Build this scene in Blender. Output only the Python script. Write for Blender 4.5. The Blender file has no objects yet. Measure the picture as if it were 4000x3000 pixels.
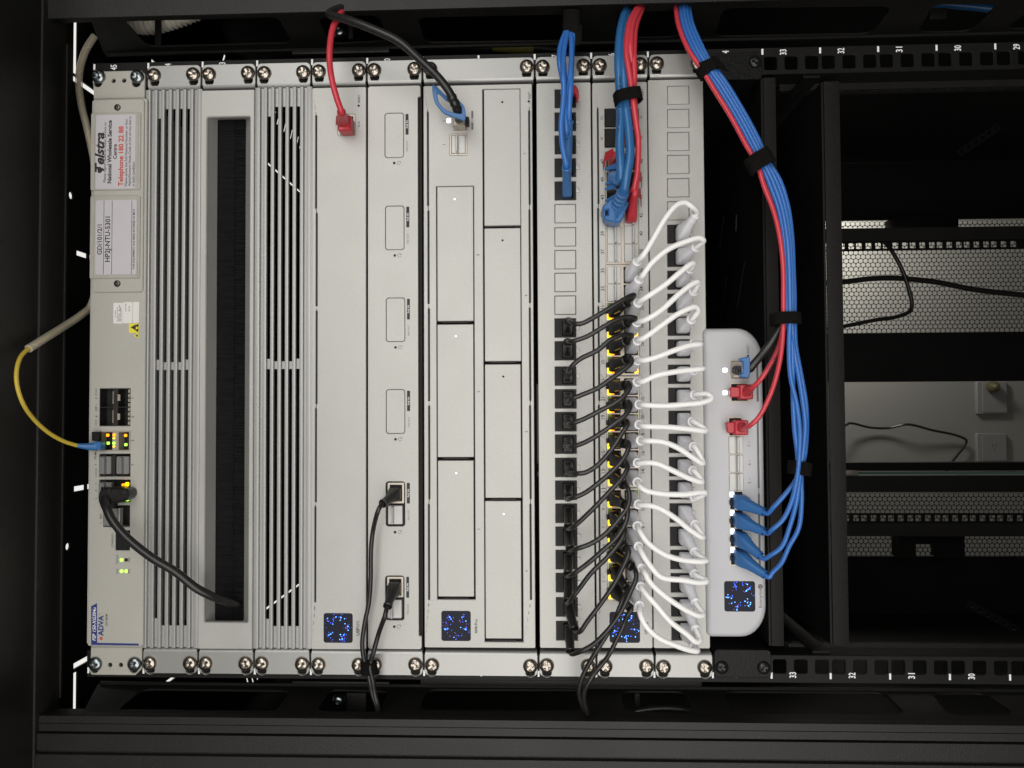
import bpy, bmesh, math, random
from mathutils import Vector, Matrix
from mathutils.geometry import delaunay_2d_cdt
random.seed(7)
SC = bpy.context.scene
COL = SC.collection
S = 0.001
# ---------------------------------------------------------------- rack frame
# local frame in millimetres: u = down the rack, w = across (rack's right), d = out towards the viewer
# world: X = w, Y = -d, Z = -u (+ height of the stack above the floor)
HZ = 1.75
MROT = Matrix(((0, 1, 0), (0, 0, -1), (-1, 0, 0)))
def wpos(p): 
    v = MROT @ Vector(p) * S
    return Vector((v.x, v.y, v.z + HZ))
# ---------------------------------------------------------------- camera
F = 3000.0
CP = Vector((26.0, -32.92, 597.5))
rv = Vector((0.0280, 0.0386, -0.0060))
CR = Matrix.Rotation(rv.length, 3, rv.normalized())
cam = bpy.data.cameras.new('camera'); cam.sensor_width = 36.0; cam.lens = 36.0 * F / 4000.0
cam.clip_start = 0.02; cam.clip_end = 50
co = bpy.data.objects.new('camera', cam); COL.objects.link(co)
co.matrix_world = Matrix.Translation(wpos(CP)) @ (MROT @ CR).to_4x4()
SC.camera = co
# ---------------------------------------------------------------- world, lamps, exposure
W = bpy.data.worlds.new('World'); SC.world = W; W.use_nodes = True
bg = W.node_tree.nodes['Background']; bg.inputs[0].default_value = (1.0, 0.98, 0.94, 1); bg.inputs[1].default_value = 0.10
SC.view_settings.view_transform = 'Standard'; SC.view_settings.look = 'None'
SC.view_settings.exposure = -0.2; SC.view_settings.gamma = 1.0
def lamp(name, pos, target, sx, sy, power, col):
    l = bpy.data.lights.new(name, 'AREA'); l.shape = 'RECTANGLE'; l.size = sx; l.size_y = sy
    l.energy = power; l.color = col
    o = bpy.data.objects.new(name, l); COL.objects.link(o)
    a = wpos(pos); b = wpos(target)
    o.matrix_world = Matrix.Translation(a) @ (b - a).to_track_quat('-Z', 'Y').to_matrix().to_4x4()
    return o
lamp('room_light', (110, -320, 980), (10, -60, 0), 1.3, 1.0, 12.0, (1.0, 0.975, 0.935))
lamp('room_light', (-380, 600, 1250), (-60, 0, 0), 1.0, 0.7, 7.6, (1.0, 0.975, 0.94))
lamp('rear_room_light', (820, 660, -1700), (820, 640, -2100), 0.3, 0.3, 12.5, (1.0, 0.97, 0.9))
# ---------------------------------------------------------------- picture -> rack plane
def ray(px, py):
    return CR @ Vector(((px - 2000.0) / F, -(py - 1500.0) / F, -1.0))
def at(px, py, d=0.0):
    r = ray(px, py); t = (d - CP.z) / r.z
    p = CP + r * t
    return Vector((p.x, p.y, d))
def on_u(px, py, u):
    r = ray(px, py); t = (u - CP.x) / r.x
    return CP + r * t
def on_w(px, py, w):
    r = ray(px, py); t = (w - CP.y) / r.y
    return CP + r * t
def rect(x0, y0, x1, y1, d=0.0):
    a = at(x0, y0, d); b = at(x1, y0, d); c = at(x0, y1, d); e = at(x1, y1, d)
    return ((a.x + c.x) / 2, (b.x + e.x) / 2, (c.y + e.y) / 2, (a.y + b.y) / 2)   # u0,u1,w0,w1
UP = 44.45
def U(k): return (k - 7.5) * UP
# ---------------------------------------------------------------- materials
MATS = {}
def mat(name, col, rough=0.5, metal=0.0, noise=0.0, nscale=300.0, bump=0.0, emit=None, es=0.0, trans=0.0, alpha=1.0, spec=0.5, coat=0.0, rvar=0.0, stretch=None, dust=0.0):
    m = bpy.data.materials.new(name); m.use_nodes = True; nt = m.node_tree; N = nt.nodes; L = nt.links
    b = N['Principled BSDF']
    b.inputs['Base Color'].default_value = (*col, 1); b.inputs['Roughness'].default_value = rough
    b.inputs['Metallic'].default_value = metal; b.inputs['Specular IOR Level'].default_value = spec
    b.inputs['Coat Weight'].default_value = coat
    if trans: b.inputs['Transmission Weight'].default_value = trans
    if alpha < 1: b.inputs['Alpha'].default_value = alpha
    if emit: b.inputs['Emission Color'].default_value = (*emit, 1); b.inputs['Emission Strength'].default_value = es
    if noise or bump or rvar or dust:
        tc = N.new('ShaderNodeTexCoord'); mp = N.new('ShaderNodeMapping')
        L.new(tc.outputs['Object'], mp.inputs['Vector'])
        if stretch: mp.inputs['Scale'].default_value = stretch
        n1 = N.new('ShaderNodeTexNoise'); n1.inputs['Scale'].default_value = nscale; n1.inputs['Detail'].default_value = 4
        L.new(mp.outputs[0], n1.inputs['Vector'])
        n2 = N.new('ShaderNodeTexNoise'); n2.inputs['Scale'].default_value = nscale * 0.03; n2.inputs['Detail'].default_value = 5
        L.new(mp.outputs[0], n2.inputs['Vector'])
        if noise or dust:
            mx = N.new('ShaderNodeMath'); mx.operation = 'ADD'
            L.new(n1.outputs['Fac'], mx.inputs[0]); L.new(n2.outputs['Fac'], mx.inputs[1])
            mr = N.new('ShaderNodeMapRange'); mr.inputs['From Min'].default_value = 0.6; mr.inputs['From Max'].default_value = 1.4
            mr.inputs['To Min'].default_value = 1 - noise; mr.inputs['To Max'].default_value = 1 + noise
            L.new(mx.outputs[0], mr.inputs['Value'])
            vm = N.new('ShaderNodeVectorMath'); vm.operation = 'SCALE'; vm.inputs[0].default_value = col
            L.new(mr.outputs[0], vm.inputs['Scale'])
            src = vm.outputs[0]
            if dust:
                r2 = N.new('ShaderNodeMapRange'); r2.inputs['From Min'].default_value = 0.58; r2.inputs['From Max'].default_value = 0.8
                L.new(n1.outputs['Fac'], r2.inputs['Value'])
                mm = N.new('ShaderNodeMath'); mm.operation = 'MULTIPLY'; mm.inputs[1].default_value = dust
                L.new(r2.outputs[0], mm.inputs[0])
                mc = N.new('ShaderNodeMix'); mc.data_type = 'RGBA'
                L.new(mm.outputs[0], mc.inputs['Factor']); L.new(src, mc.inputs['A']); mc.inputs['B'].default_value = (0.4, 0.38, 0.34, 1)
                src = mc.outputs['Result']
            L.new(src, b.inputs['Base Color'])
        if rvar:
            mr2 = N.new('ShaderNodeMapRange'); mr2.inputs['To Min'].default_value = rough - rvar; mr2.inputs['To Max'].default_value = rough + rvar
            L.new(n2.outputs['Fac'], mr2.inputs['Value']); L.new(mr2.outputs[0], b.inputs['Roughness'])
        if bump:
            bp = N.new('ShaderNodeBump'); bp.inputs['Strength'].default_value = bump; bp.inputs['Distance'].default_value = 0.0004
            L.new(n1.outputs['Fac'], bp.inputs['Height']); L.new(bp.outputs[0], b.inputs['Normal'])
    MATS[name] = m; return m
SILVER = mat('silver_painted_metal', (0.447, 0.443, 0.42), 0.44, 0.3, noise=0.08, nscale=900, bump=0.06, rvar=0.13)
SILVER2 = mat('silver_ear_metal', (0.385, 0.385, 0.37), 0.38, 0.5, noise=0.05, nscale=700, bump=0.12, rvar=0.06)
BEIGE = mat('warm_grey_metal', (0.425, 0.415, 0.375), 0.46, 0.08, noise=0.06, nscale=600, bump=0.06)
BEIGE2 = mat('warm_grey_bracket', (0.43, 0.415, 0.37), 0.45, 0.12, noise=0.06, nscale=500, bump=0.08)
SLAT = mat('slat_aluminium', (0.39, 0.39, 0.378), 0.42, 0.35, noise=0.05, nscale=700, bump=0.05)
BLACK = mat('black_powder_coat', (0.006, 0.0058, 0.0057), 0.5, 0.0, noise=0.25, nscale=500, bump=0.25, rvar=0.1, dust=0.008, spec=0.2)
FRAME = mat('black_frame_paint', (0.0096, 0.0092, 0.0085), 0.5, 0.0, noise=0.22, nscale=650, bump=0.4, rvar=0.08, dust=0.025, spec=0.4)
SHELFM = mat('textured_black_paint', (0.005, 0.0048, 0.0047), 0.45, 0.0, noise=0.3, nscale=420, bump=0.9, spec=0.2)
LIPM = mat('worn_shelf_lip_paint', (0.011, 0.0102, 0.0095), 0.55, 0.0, noise=0.25, nscale=380, bump=0.5, dust=0.006, spec=0.15)
HOLE = mat('cavity_shade', (0.006, 0.006, 0.006), 0.7)
INK = mat('black_ink', (0.02, 0.02, 0.02), 0.6)
GREYINK = mat('grey_ink', (0.13, 0.125, 0.12), 0.6)
WHITEINK = mat('white_ink', (0.75, 0.75, 0.74), 0.6)
RAILINK = mat('rail_white_ink', (0.85, 0.85, 0.85), 0.6)
REDINK = mat('red_ink', (0.52, 0.06, 0.035), 0.6)
BLUEINK = mat('blue_ink', (0.02, 0.035, 0.17), 0.5)
PAPER = mat('white_paper', (0.52, 0.50, 0.52), 0.6, noise=0.04, nscale=60)
STICK = mat('white_sticker', (0.72, 0.71, 0.68), 0.4)
YSTICK = mat('yellow_sticker', (0.75, 0.66, 0.05), 0.4)
SLEEVE = mat('clear_plastic_sleeve', (0.42, 0.40, 0.36), 0.25, trans=0.0, noise=0.12, nscale=80)
NICKEL = mat('nickel_screw', (0.40, 0.36, 0.31), 0.27, 1.0, noise=0.06, nscale=400)
ZINC = mat('zinc_screw', (0.31, 0.345, 0.355), 0.28, 1.0, noise=0.08, nscale=400)
BSCREW = mat('black_screw', (0.012, 0.012, 0.012), 0.28, 0.3)
SHIELD = mat('nickel_port_shield', (0.46, 0.415, 0.35), 0.34, 0.5, noise=0.05, nscale=300)
COVER = mat('grey_port_cover', (0.47, 0.465, 0.45), 0.36, 0.3, noise=0.04, nscale=400)
JACK = mat('black_keystone_plastic', (0.009, 0.009, 0.0095), 0.5, noise=0.2, nscale=500, dust=0.015, spec=0.25)
CABW = mat('white_cable_pvc', (0.91, 0.905, 0.89), 0.38, noise=0.02, nscale=80)
BOOTW = mat('white_boot_plastic', (0.84, 0.84, 0.88), 0.36, noise=0.03, nscale=150)
CABK = mat('black_cable_pvc', (0.015, 0.0147, 0.014), 0.34, noise=0.2, nscale=300, dust=0.03, bump=0.08)
BOOTK = mat('smoky_black_boot', (0.012, 0.0117, 0.011), 0.32, noise=0.25, nscale=260, dust=0.07)
CABB = mat('blue_cable_pvc', (0.036, 0.155, 0.49), 0.27, noise=0.04, nscale=150)
CABB2 = mat('deep_blue_cable_pvc', (0.026, 0.13, 0.33), 0.27, noise=0.06, nscale=150)
BOOTB = mat('blue_boot_plastic', (0.035, 0.14, 0.36), 0.36, noise=0.05, nscale=200)
CABR = mat('red_cable_pvc', (0.58, 0.045, 0.065), 0.28, noise=0.05, nscale=150)
BOOTR = mat('red_boot_plastic', (0.46, 0.028, 0.042), 0.34, noise=0.05, nscale=200)
CABY = mat('yellow_fibre_jacket', (0.58, 0.42, 0.05), 0.4, noise=0.06, nscale=200)
WRAP = mat('milky_spiral_wrap', (0.72, 0.68, 0.58), 0.3, noise=0.12, nscale=120, alpha=0.5)
VELCRO = mat('black_hook_and_loop', (0.007, 0.0065, 0.006), 0.95, spec=0.1, noise=0.7, nscale=1400, bump=1.0)
BRIST = mat('black_bristles', (0.007, 0.007, 0.0075), 0.8, spec=0.12, noise=0.3, nscale=200)
SCREEN = mat('dark_display_glass', (0.017, 0.019, 0.03), 0.4, spec=0.12)
GWHITE = mat('white_appliance_plastic', (0.485, 0.485, 0.505), 0.38, noise=0.02, nscale=500)
LEDA = mat('amber_led', (0.8, 0.6, 0.02), 0.3, emit=(1.0, 0.62, 0.0), es=2.6)
LEDO = mat('orange_led', (0.8, 0.35, 0.02), 0.3, emit=(1.0, 0.24, 0.0), es=2.6)
LEDG = mat('green_led', (0.3, 0.7, 0.1), 0.3, emit=(0.45, 1.0, 0.08), es=1.6)
LEDD = mat('dim_green_led', (0.06, 0.12, 0.01), 0.3, emit=(0.2, 0.32, 0.0), es=0.25)
LEDW = mat('white_led', (0.9, 0.9, 1), 0.3, emit=(0.75, 0.84, 1.0), es=2.4)
DOTB = mat('blue_display_dot', (0.0, 0.02, 0.3), 0.3, emit=(0.03, 0.12, 1.0), es=3.0)
DOTC = mat('bright_blue_display_dot', (0.0, 0.1, 0.5), 0.3, emit=(0.08, 0.35, 1.0), es=4.0)
DOTV = mat('violet_display_dot', (0.1, 0.02, 0.3), 0.3, emit=(0.28, 0.14, 0.9), es=1.2)
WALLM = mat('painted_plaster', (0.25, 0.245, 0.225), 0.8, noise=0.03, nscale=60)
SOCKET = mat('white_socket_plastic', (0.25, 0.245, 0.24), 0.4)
GLASS = mat('green_glass_edge', (0.12, 0.2, 0.17), 0.1, spec=0.6)
HOSE = mat('cream_hose_plastic', (0.85, 0.8, 0.7), 0.4)
PANELGLOW = mat('glow_panel_face', (0.9, 0.9, 0.88), 0.6, emit=(1.0, 0.98, 0.93), es=0.95)
FLOORM = mat('grey_floor', (0.2, 0.19, 0.18), 0.6, noise=0.1, nscale=20)
GLINT = mat('amber_glint_metal', (0.75, 0.5, 0.15), 0.3, 0.8)
# ---------------------------------------------------------------- mesh helpers
def rr(u0, u1, w0, w1, r=0.0, n=4):
    if r <= 0: return [(u0, w0), (u1, w0), (u1, w1), (u0, w1)]
    o = []
    for cx, cy, a0 in ((u1 - r, w0 + r, -90), (u1 - r, w1 - r, 0), (u0 + r, w1 - r, 90), (u0 + r, w0 + r, 180)):
        for i in range(n + 1):
            a = math.radians(a0 + 90.0 * i / n); o.append((cx + r * math.cos(a), cy + r * math.sin(a)))
    return o
def circ(u, w, r, n=16, ry=None):
    ry = ry or r
    return [(u + r * math.cos(2 * math.pi * i / n), w + ry * math.sin(2 * math.pi * i / n)) for i in range(n)]
def slot(u, w, lw, r, n=6):   # oval slot long along w
    return rr(u - r, u + r, w - lw / 2, w + lw / 2, r * 0.999, n)
def smooth_path(P, sub=6):
    P = [Vector(p) for p in P]
    if len(P) < 3: return P
    o = []
    Q = [P[0] * 2 - P[1]] + P + [P[-1] * 2 - P[-2]]
    for i in range(1, len(Q) - 2):
        p0, p1, p2, p3 = Q[i - 1], Q[i], Q[i + 1], Q[i + 2]
        t0 = 0.0; t1 = t0 + max((p1 - p0).length, 1e-3) ** 0.5; t2 = t1 + max((p2 - p1).length, 1e-3) ** 0.5; t3 = t2 + max((p3 - p2).length, 1e-3) ** 0.5
        for j in range(sub):
            t = t1 + (t2 - t1) * j / sub
            A1 = p0 * ((t1 - t) / (t1 - t0)) + p1 * ((t - t0) / (t1 - t0))
            A2 = p1 * ((t2 - t) / (t2 - t1)) + p2 * ((t - t1) / (t2 - t1))
            A3 = p2 * ((t3 - t) / (t3 - t2)) + p3 * ((t - t2) / (t3 - t2))
            B1 = A1 * ((t2 - t) / (t2 - t0)) + A2 * ((t - t0) / (t2 - t0))
            B2 = A2 * ((t3 - t) / (t3 - t1)) + A3 * ((t - t1) / (t3 - t1))
            o.append(B1 * ((t2 - t) / (t2 - t1)) + B2 * ((t - t1) / (t2 - t1)))
    o.append(P[-1]); return o
class MB:
    def __init__(s): s.v = []; s.f = []
    def add(s, v, f):
        o = len(s.v); s.v += [tuple(p) for p in v]; s.f += [tuple(i + o for i in q) for q in f]; return s
    def box(s, u0, u1, w0, w1, d0, d1):
        return s.add([(u0, w0, d0), (u1, w0, d0), (u1, w1, d0), (u0, w1, d0), (u0, w0, d1), (u1, w0, d1), (u1, w1, d1), (u0, w1, d1)],
                     [(3, 2, 1, 0), (4, 5, 6, 7), (0, 1, 5, 4), (1, 2, 6, 5), (2, 3, 7, 6), (3, 0, 4, 7)])
    def rbox(s, u0, u1, w0, w1, d0, d1, r=0.5, e=0.4, n=3):   # rounded in plan, chamfered front edge
        return s.loft([[(x, y, d0) for x, y in rr(u0, u1, w0, w1, r, n)], [(x, y, d1 - e) for x, y in rr(u0, u1, w0, w1, r, n)],
                       [(x, y, d1) for x, y in rr(u0 + e, u1 - e, w0 + e, w1 - e, max(r - e, 0.05), n)]])
    def prism(s, pts, d0, d1):
        n = len(pts)
        return s.add([(x, y, d0) for x, y in pts] + [(x, y, d1) for x, y in pts],
                     [tuple(range(n))[::-1], tuple(range(n, 2 * n))] + [(i, (i + 1) % n, n + (i + 1) % n, n + i) for i in range(n)])
    def loft(s, rings, caps=True):
        n = len(rings[0]); v = [p for r in rings for p in r]; f = []
        for k in range(len(rings) - 1):
            for i in range(n): f.append((k * n + i, k * n + (i + 1) % n, (k + 1) * n + (i + 1) % n, (k + 1) * n + i))
        if caps: f.append(tuple(range(n))[::-1]); f.append(tuple(range((len(rings) - 1) * n, len(rings) * n)))
        return s.add(v, f)
    def tube(s, path, r, n=12, caps=True, flat=None):
        P = [Vector(p) for p in path]; rings = []
        t = (P[1] - P[0]).normalized(); a = Vector((0, 0, 1)) if abs(t.z) < 0.9 else Vector((1, 0, 0))
        x = (a - t * a.dot(t)).normalized()
        for i, p in enumerate(P):
            t = (P[min(i + 1, len(P) - 1)] - P[max(i - 1, 0)]).normalized()
            x = (x - t * x.dot(t)).normalized(); y = t.cross(x)
            R = r[i] if isinstance(r, (list, tuple)) else r
            rings.append([p + x * (R * math.cos(2 * math.pi * j / n)) + y * (R * math.sin(2 * math.pi * j / n)) for j in range(n)])
        return s.loft(rings, caps)
    def lathe(s, c, prof, n=20):   # axis along d: prof = [(r, d)]
        return s.loft([[(c[0] + r * math.cos(2 * math.pi * i / n), c[1] + r * math.sin(2 * math.pi * i / n), c[2] + d) for i in range(n)] for r, d in prof])
    def mesh(s, name, org=(0, 0, 0), bevel=0.0, angle=40):
        me = bpy.data.meshes.new(name)
        me.from_pydata([((p[0] - org[0]) * S, (p[1] - org[1]) * S, (p[2] - org[2]) * S) for p in s.v], [], s.f)
        bm = bmesh.new(); bm.from_mesh(me)
        bmesh.ops.recalc_face_normals(bm, faces=bm.faces)
        if bevel:
            ed = [e for e in bm.edges if len(e.link_faces) == 2 and e.calc_face_angle(0) > 0.6]
            bmesh.ops.bevel(bm, geom=ed, offset=bevel * S, segments=2, affect='EDGES', profile=0.6, clamp_overlap=True)
        bm.to_mesh(me); bm.free()
        me.shade_smooth(); me.set_sharp_from_angle(angle=math.radians(angle))
        return me
def curve_mesh(cu):
    o = bpy.data.objects.new('tmp', cu)
    me = bpy.data.meshes.new_from_object(o)
    vs = [tuple(v.co) for v in me.vertices]; fs = [tuple(p.vertices) for p in me.polygons]
    bpy.data.objects.remove(o); bpy.data.curves.remove(cu); bpy.data.meshes.remove(me)
    return vs, fs
def _area(L): return sum(L[i - 1][0] * L[i][1] - L[i][0] * L[i - 1][1] for i in range(len(L))) / 2
def _inside(L, x, y):
    c = False
    for i in range(len(L)):
        (x0, y0), (x1, y1) = L[i - 1], L[i]
        if (y0 > y) != (y1 > y) and x < (x1 - x0) * (y - y0) / (y1 - y0) + x0: c = not c
    return c
def _clean(L):
    o = []
    for p in L:
        if not o or abs(p[0] - o[-1][0]) + abs(p[1] - o[-1][1]) > 1e-3: o.append((p[0], p[1]))
    while len(o) > 3 and abs(o[0][0] - o[-1][0]) + abs(o[0][1] - o[-1][1]) < 1e-3: o.pop()
    return o
def plate(outline, holes, d0, d1, bev=0.0, mp=None):
    """sheet with real openings and a chamfered front edge; (x, y, z) built in plan and mapped by mp"""
    loops = [_clean(outline)] + [_clean(h) for h in holes]
    loops = [L if (_area(L) > 0) == (i == 0) else L[::-1] for i, L in enumerate(loops)]
    pts = [p for L in loops for p in L]; ed = []; s = 0
    for L in loops:
        ed += [(s + i, s + (i + 1) % len(L)) for i in range(len(L))]; s += len(L)
    V, _, Fc, ov, _, _ = delaunay_2d_cdt([Vector(p) for p in pts], ed, [], 0, 1e-5)
    bb = [(min(p[0] for p in L), max(p[0] for p in L), min(p[1] for p in L), max(p[1] for p in L)) for L in loops]
    tri = []
    for f in Fc:
        x = sum(V[i].x for i in f) / len(f); y = sum(V[i].y for i in f) / len(f)
        if not _inside(loops[0], x, y): continue
        if any(b[0] < x < b[1] and b[2] < y < b[3] and _inside(L, x, y) for b, L in zip(bb[1:], loops[1:])): continue
        t = [ov[i][0] if ov[i] else -1 for i in f]
        if -1 in t: continue
        tri.append(tuple(t))
    fr = []
    for L in loops:
        n = len(L)
        for i in range(n):
            if not bev: fr.append(L[i]); continue
            a, b, c = Vector(L[i - 1]), Vector(L[i]), Vector(L[(i + 1) % n])
            u = (b - a).normalized(); v = (c - b).normalized(); n1 = Vector((-u.y, u.x)); n2 = Vector((-v.y, v.x))
            m = n1 + n2
            m = m / max(m.dot(n1), .5) if m.length > 1e-6 else n1
            fr.append((b.x + m.x * bev, b.y + m.y * bev))
    N = len(pts); v = [(x, y, d0) for x, y in pts] + [(x, y, d1 - bev) for x, y in pts] + ([(x, y, d1) for x, y in fr] if bev else [])
    top = 2 * N if bev else N
    f = [t[::-1] for t in tri] + [tuple(i + top for i in t) for t in tri]
    for a, b in ed:
        f.append((a, b, b + N, a + N))
        if bev: f.append((a + N, b + N, b + 2 * N, a + 2 * N))
    if mp: v = [mp(*p) for p in v]
    return MB().add(v, f)
def text_mb(s, px, y0, y1, d, bold=0.0, shear=0.0, wide=1.0, horiz=False, ext=0.0, maxh=None):
    cu = bpy.data.curves.new('t', 'FONT'); cu.body = s; cu.size = 1.0; cu.offset = min(bold + 0.45, 2.2) * 0.016; cu.shear = shear
    cu.resolution_u = 3; cu.space_character = 1.0
    if ext: cu.extrude = ext
    v, f = curve_mesh(cu)
    xs = [p[0] for p in v]; ys = [p[1] for p in v]
    a = at(px, y0, d); b = at(px, y1, d); L = (b.y - a.y); k = L / (max(xs) - min(xs)); kh = k / wide
    if maxh and kh * (max(ys) - min(ys)) > maxh: kh = maxh / (max(ys) - min(ys))
    if len(s) == 1:      # a single character: size it by its height
        k = kh = min(k, 2.3 / (max(ys) - min(ys)))
        a = Vector((a.x, (a.y + b.y) / 2 - k * (max(xs) - min(xs)) / 2, d))
    my = (max(ys) + min(ys)) / 2; mx = min(xs); uc = (a.x + b.x) / 2
    return MB().add([(uc - (y - my) * kh, a.y + (x - mx) * k, d + (z * kh if ext else 0)) for x, y, z in v], f)
# ---------------------------------------------------------------- things and parts
def place(o, org):
    o.matrix_world = Matrix.Translation(wpos(org)) @ MROT.to_4x4()
def tag(o, label, cat, group=None):
    o['label'] = label; o['category'] = cat
    if group: o['group'] = group
class Thing:
    def __init__(s, name, label, cat, org=(0, 0, 0), group=None):
        s.o = bpy.data.objects.new(name, None); COL.objects.link(s.o); s.o.empty_display_size = 0.01
        s.org = Vector(org); place(s.o, org); tag(s.o, label, cat, group)
    def part(s, name, mb, m, parent=None, label=None, kind=None, bevel=0.0, angle=40):
        me = mb.mesh(name, s.org, bevel, angle); me.materials.append(m)
        o = bpy.data.objects.new(name, me); COL.objects.link(o); o.parent = parent or s.o
        if label: o['label'] = label
        if kind: o['kind'] = kind
        return o
    def inst(s, name, me, loc, rot=0.0, parent=None):
        o = bpy.data.objects.new(name, me); COL.objects.link(o); o.parent = parent or s.o
        o.location = (Vector(loc) - s.org) * S; o.rotation_euler = (0, 0, rot); return o
def single(name, label, cat, mb, m, org=None, group=None, kind=None, bevel=0.0):
    if org is None:
        n = len(mb.v); org = tuple(sum(p[i] for p in mb.v) / n for i in range(3))
    me = mb.mesh(name, org, bevel); me.materials.append(m)
    o = bpy.data.objects.new(name, me); COL.objects.link(o); place(o, org)
    if kind: o['kind'] = kind
    else: tag(o, label, cat, group)
    return o
def shared(mb, name, m, bevel=0.0, angle=40):
    me = mb.mesh(name, (0, 0, 0), bevel, angle); me.materials.append(m); return me
# screw head with a real cross recess (shared mesh)
def screw_mb(R=5.4, H=3.0):
    NA, NR = 48, 13; v = [(0, 0, H - 1.5)]; f = []
    for k in range(1, NR + 1):
        r = R * k / NR
        for j in range(NA):
            a = 2 * math.pi * j / NA; x = r * math.cos(a); y = r * math.sin(a)
            z = H * math.sqrt(max(0.0, 1 - (r / R) ** 2.4)) if k < NR else 0.0
            ax = max(abs(x), abs(y)); an = min(abs(x), abs(y))
            if ax < R * 0.55 and an < 0.85 + 0.25 * (1 - ax / (R * 0.55)): z -= 1.6 * (1 - 0.55 * ax / (R * 0.55))
            v.append((x, y, z))
    for j in range(NA):
        f.append((0, 1 + j, 1 + (j + 1) % NA))
        for k in range(NR - 1): f.append((1 + k * NA + j, 1 + (k + 1) * NA + j, 1 + (k + 1) * NA + (j + 1) % NA, 1 + k * NA + (j + 1) % NA))
    o = len(v)
    for j in range(NA): v.append((R * math.cos(2 * math.pi * j / NA), R * math.sin(2 * math.pi * j / NA), -1.2))
    for j in range(NA): f.append((1 + (NR - 1) * NA + j, o + j, o + (j + 1) % NA, 1 + (NR - 1) * NA + (j + 1) % NA))
    return MB().add(v, f)
SCR_N = shared(screw_mb(5.7, 3.2), 'screw', NICKEL, angle=50)
SCR_Z = shared(screw_mb(5.6, 3.2), 'screw', ZINC, angle=50)
SCR_B = shared(screw_mb(5.0, 2.6), 'screw', BSCREW, angle=50)
WR = {}
def ears(T, k0, k1, m=SILVER2, scr=SCR_N, inner=222.0, su=None):
    u0, u1 = U(k0) + 0.7, U(k1) - 0.7; uc = (u0 + u1) / 2; du = (u1 - u0) / 2 - 5.7
    for sg in (1, -1):
        holes = [slot(uc + e * du, sg * 233.2 - 2.6, 12.5, 3.6) for e in (-1, 1)]
        w0, w1 = sorted((sg * (inner + 3.0), sg * 241.3))
        q = 3.5; R_ = lambda cu, cw, a0: [(cu + q * math.cos(math.radians(a0 + 18 * i)), cw + q * math.sin(math.radians(a0 + 18 * i))) for i in range(6)]
        if sg > 0: ol = [(u0, w0), (u1, w0)] + R_(u1 - q, w1 - q, 0) + R_(u0 + q, w1 - q, 90)
        else: ol = R_(u0 + q, w0 + q, 180) + R_(u1 - q, w0 + q, 270) + [(u1, w1), (u0, w1)]
        ear = T.part('mounting_ear', plate(ol, holes, -2.0, 0.0, 0.3), m)
        # rounded bend where the ear turns back into the case
        wi = sg * (inner + 3.0); ring = []
        arc = [(3.1 * math.sin(math.radians(t)), -3.1 * (1 - math.cos(math.radians(t)))) for t in range(0, 91, 15)]
        for uu in (u0 + 0.5, u1 - 0.5):
            ring.append([(uu, wi - sg * (x - .25), y - .02) for x, y in arc] + [(uu, wi - sg * 2.85, -9), (uu, wi - sg * 1.2, -9), (uu, wi - sg * 1.0, -3.2), (uu, wi + sg * .25, -1.9)])
        T.part('ear_bend', MB().loft(ring), m, ear)
        for e in (-1, 1):
            T.inst('screw', scr, (uc + e * du + random.uniform(-.3, .3), sg * 233.4 + random.uniform(-.3, .4), 0.4), random.uniform(0, 1.57))
PORT_RIM = None
def port(T, u0, u1, w0, w1, d, depth=9.0, rim=1.1, m=None, inner=None, parent=None):
    """metal port surround with a dark cavity"""
    p = T.part('port', plate(rr(u0, u1, w0, w1, 0.6, 2), [rr(u0 + rim, u1 - rim, w0 + rim, w1 - rim)], d - depth, d, 0.0), m or SHIELD, parent)
    T.part('port_cavity', MB().box(u0 + 0.3, u1 - 0.3, w0 + 0.3, w1 - 0.3, d - depth - 0.6, d - depth + 0.3), inner or HOLE, p)
    return p
def led(T, px, py, d, su, sw, m, parent=None):
    c = at(px, py, d)
    return T.part('indicator_light', MB().rbox(c.x - su / 2, c.x + su / 2, c.y - sw / 2, c.y + sw / 2, d - 0.8, d + 0.25, min(su, sw) * 0.25, 0.12, 2), m, parent)
def join(*mbs):
    o = MB()
    for m in mbs: o.add(m.v, m.f)
    return o
def display(T, x0, y0, x1, y1, d, seed):
    u0, u1, w0, w1 = rect(x0, y0, x1, y1, d)
    sc = T.part('display', MB().rbox(u0, u1, w0, w1, d - 1.5, d + 0.15, 1.9, 0.15, 4), SCREEN)
    rnd = random.Random(seed); uc, wc = (u0 + u1) / 2, (w0 + w1) / 2; R = (u1 - u0) / 2
    grp = {'b': MB(), 'c': MB(), 'v': MB()}
    for i in range(86):
        a = rnd.uniform(0, 2 * math.pi); a += 0.25 * math.sin(5 * a + seed)
        r = R * min(0.97, max(0.25, rnd.gauss(0.72, 0.16)))
        x = max(-R + 1, min(R - 1, r * math.cos(a))); y = max(-R + 1, min(R - 1, r * math.sin(a)))
        t = rnd.random(); k = 'c' if t < 0.2 else ('b' if t < 0.6 else 'v')
        rad = rnd.uniform(0.34, 0.5) if k == 'c' else (rnd.uniform(0.2, 0.36) if k == 'b' else rnd.uniform(0.16, 0.28))
        grp[k].prism(circ(uc + x, wc + y, rad, 10), d + 0.16, d + 0.22)
    for k, m in (('b', DOTB), ('c', DOTC), ('v', DOTV)): T.part('display_dots', grp[k], m, sc, kind='stuff')
    return sc
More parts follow.
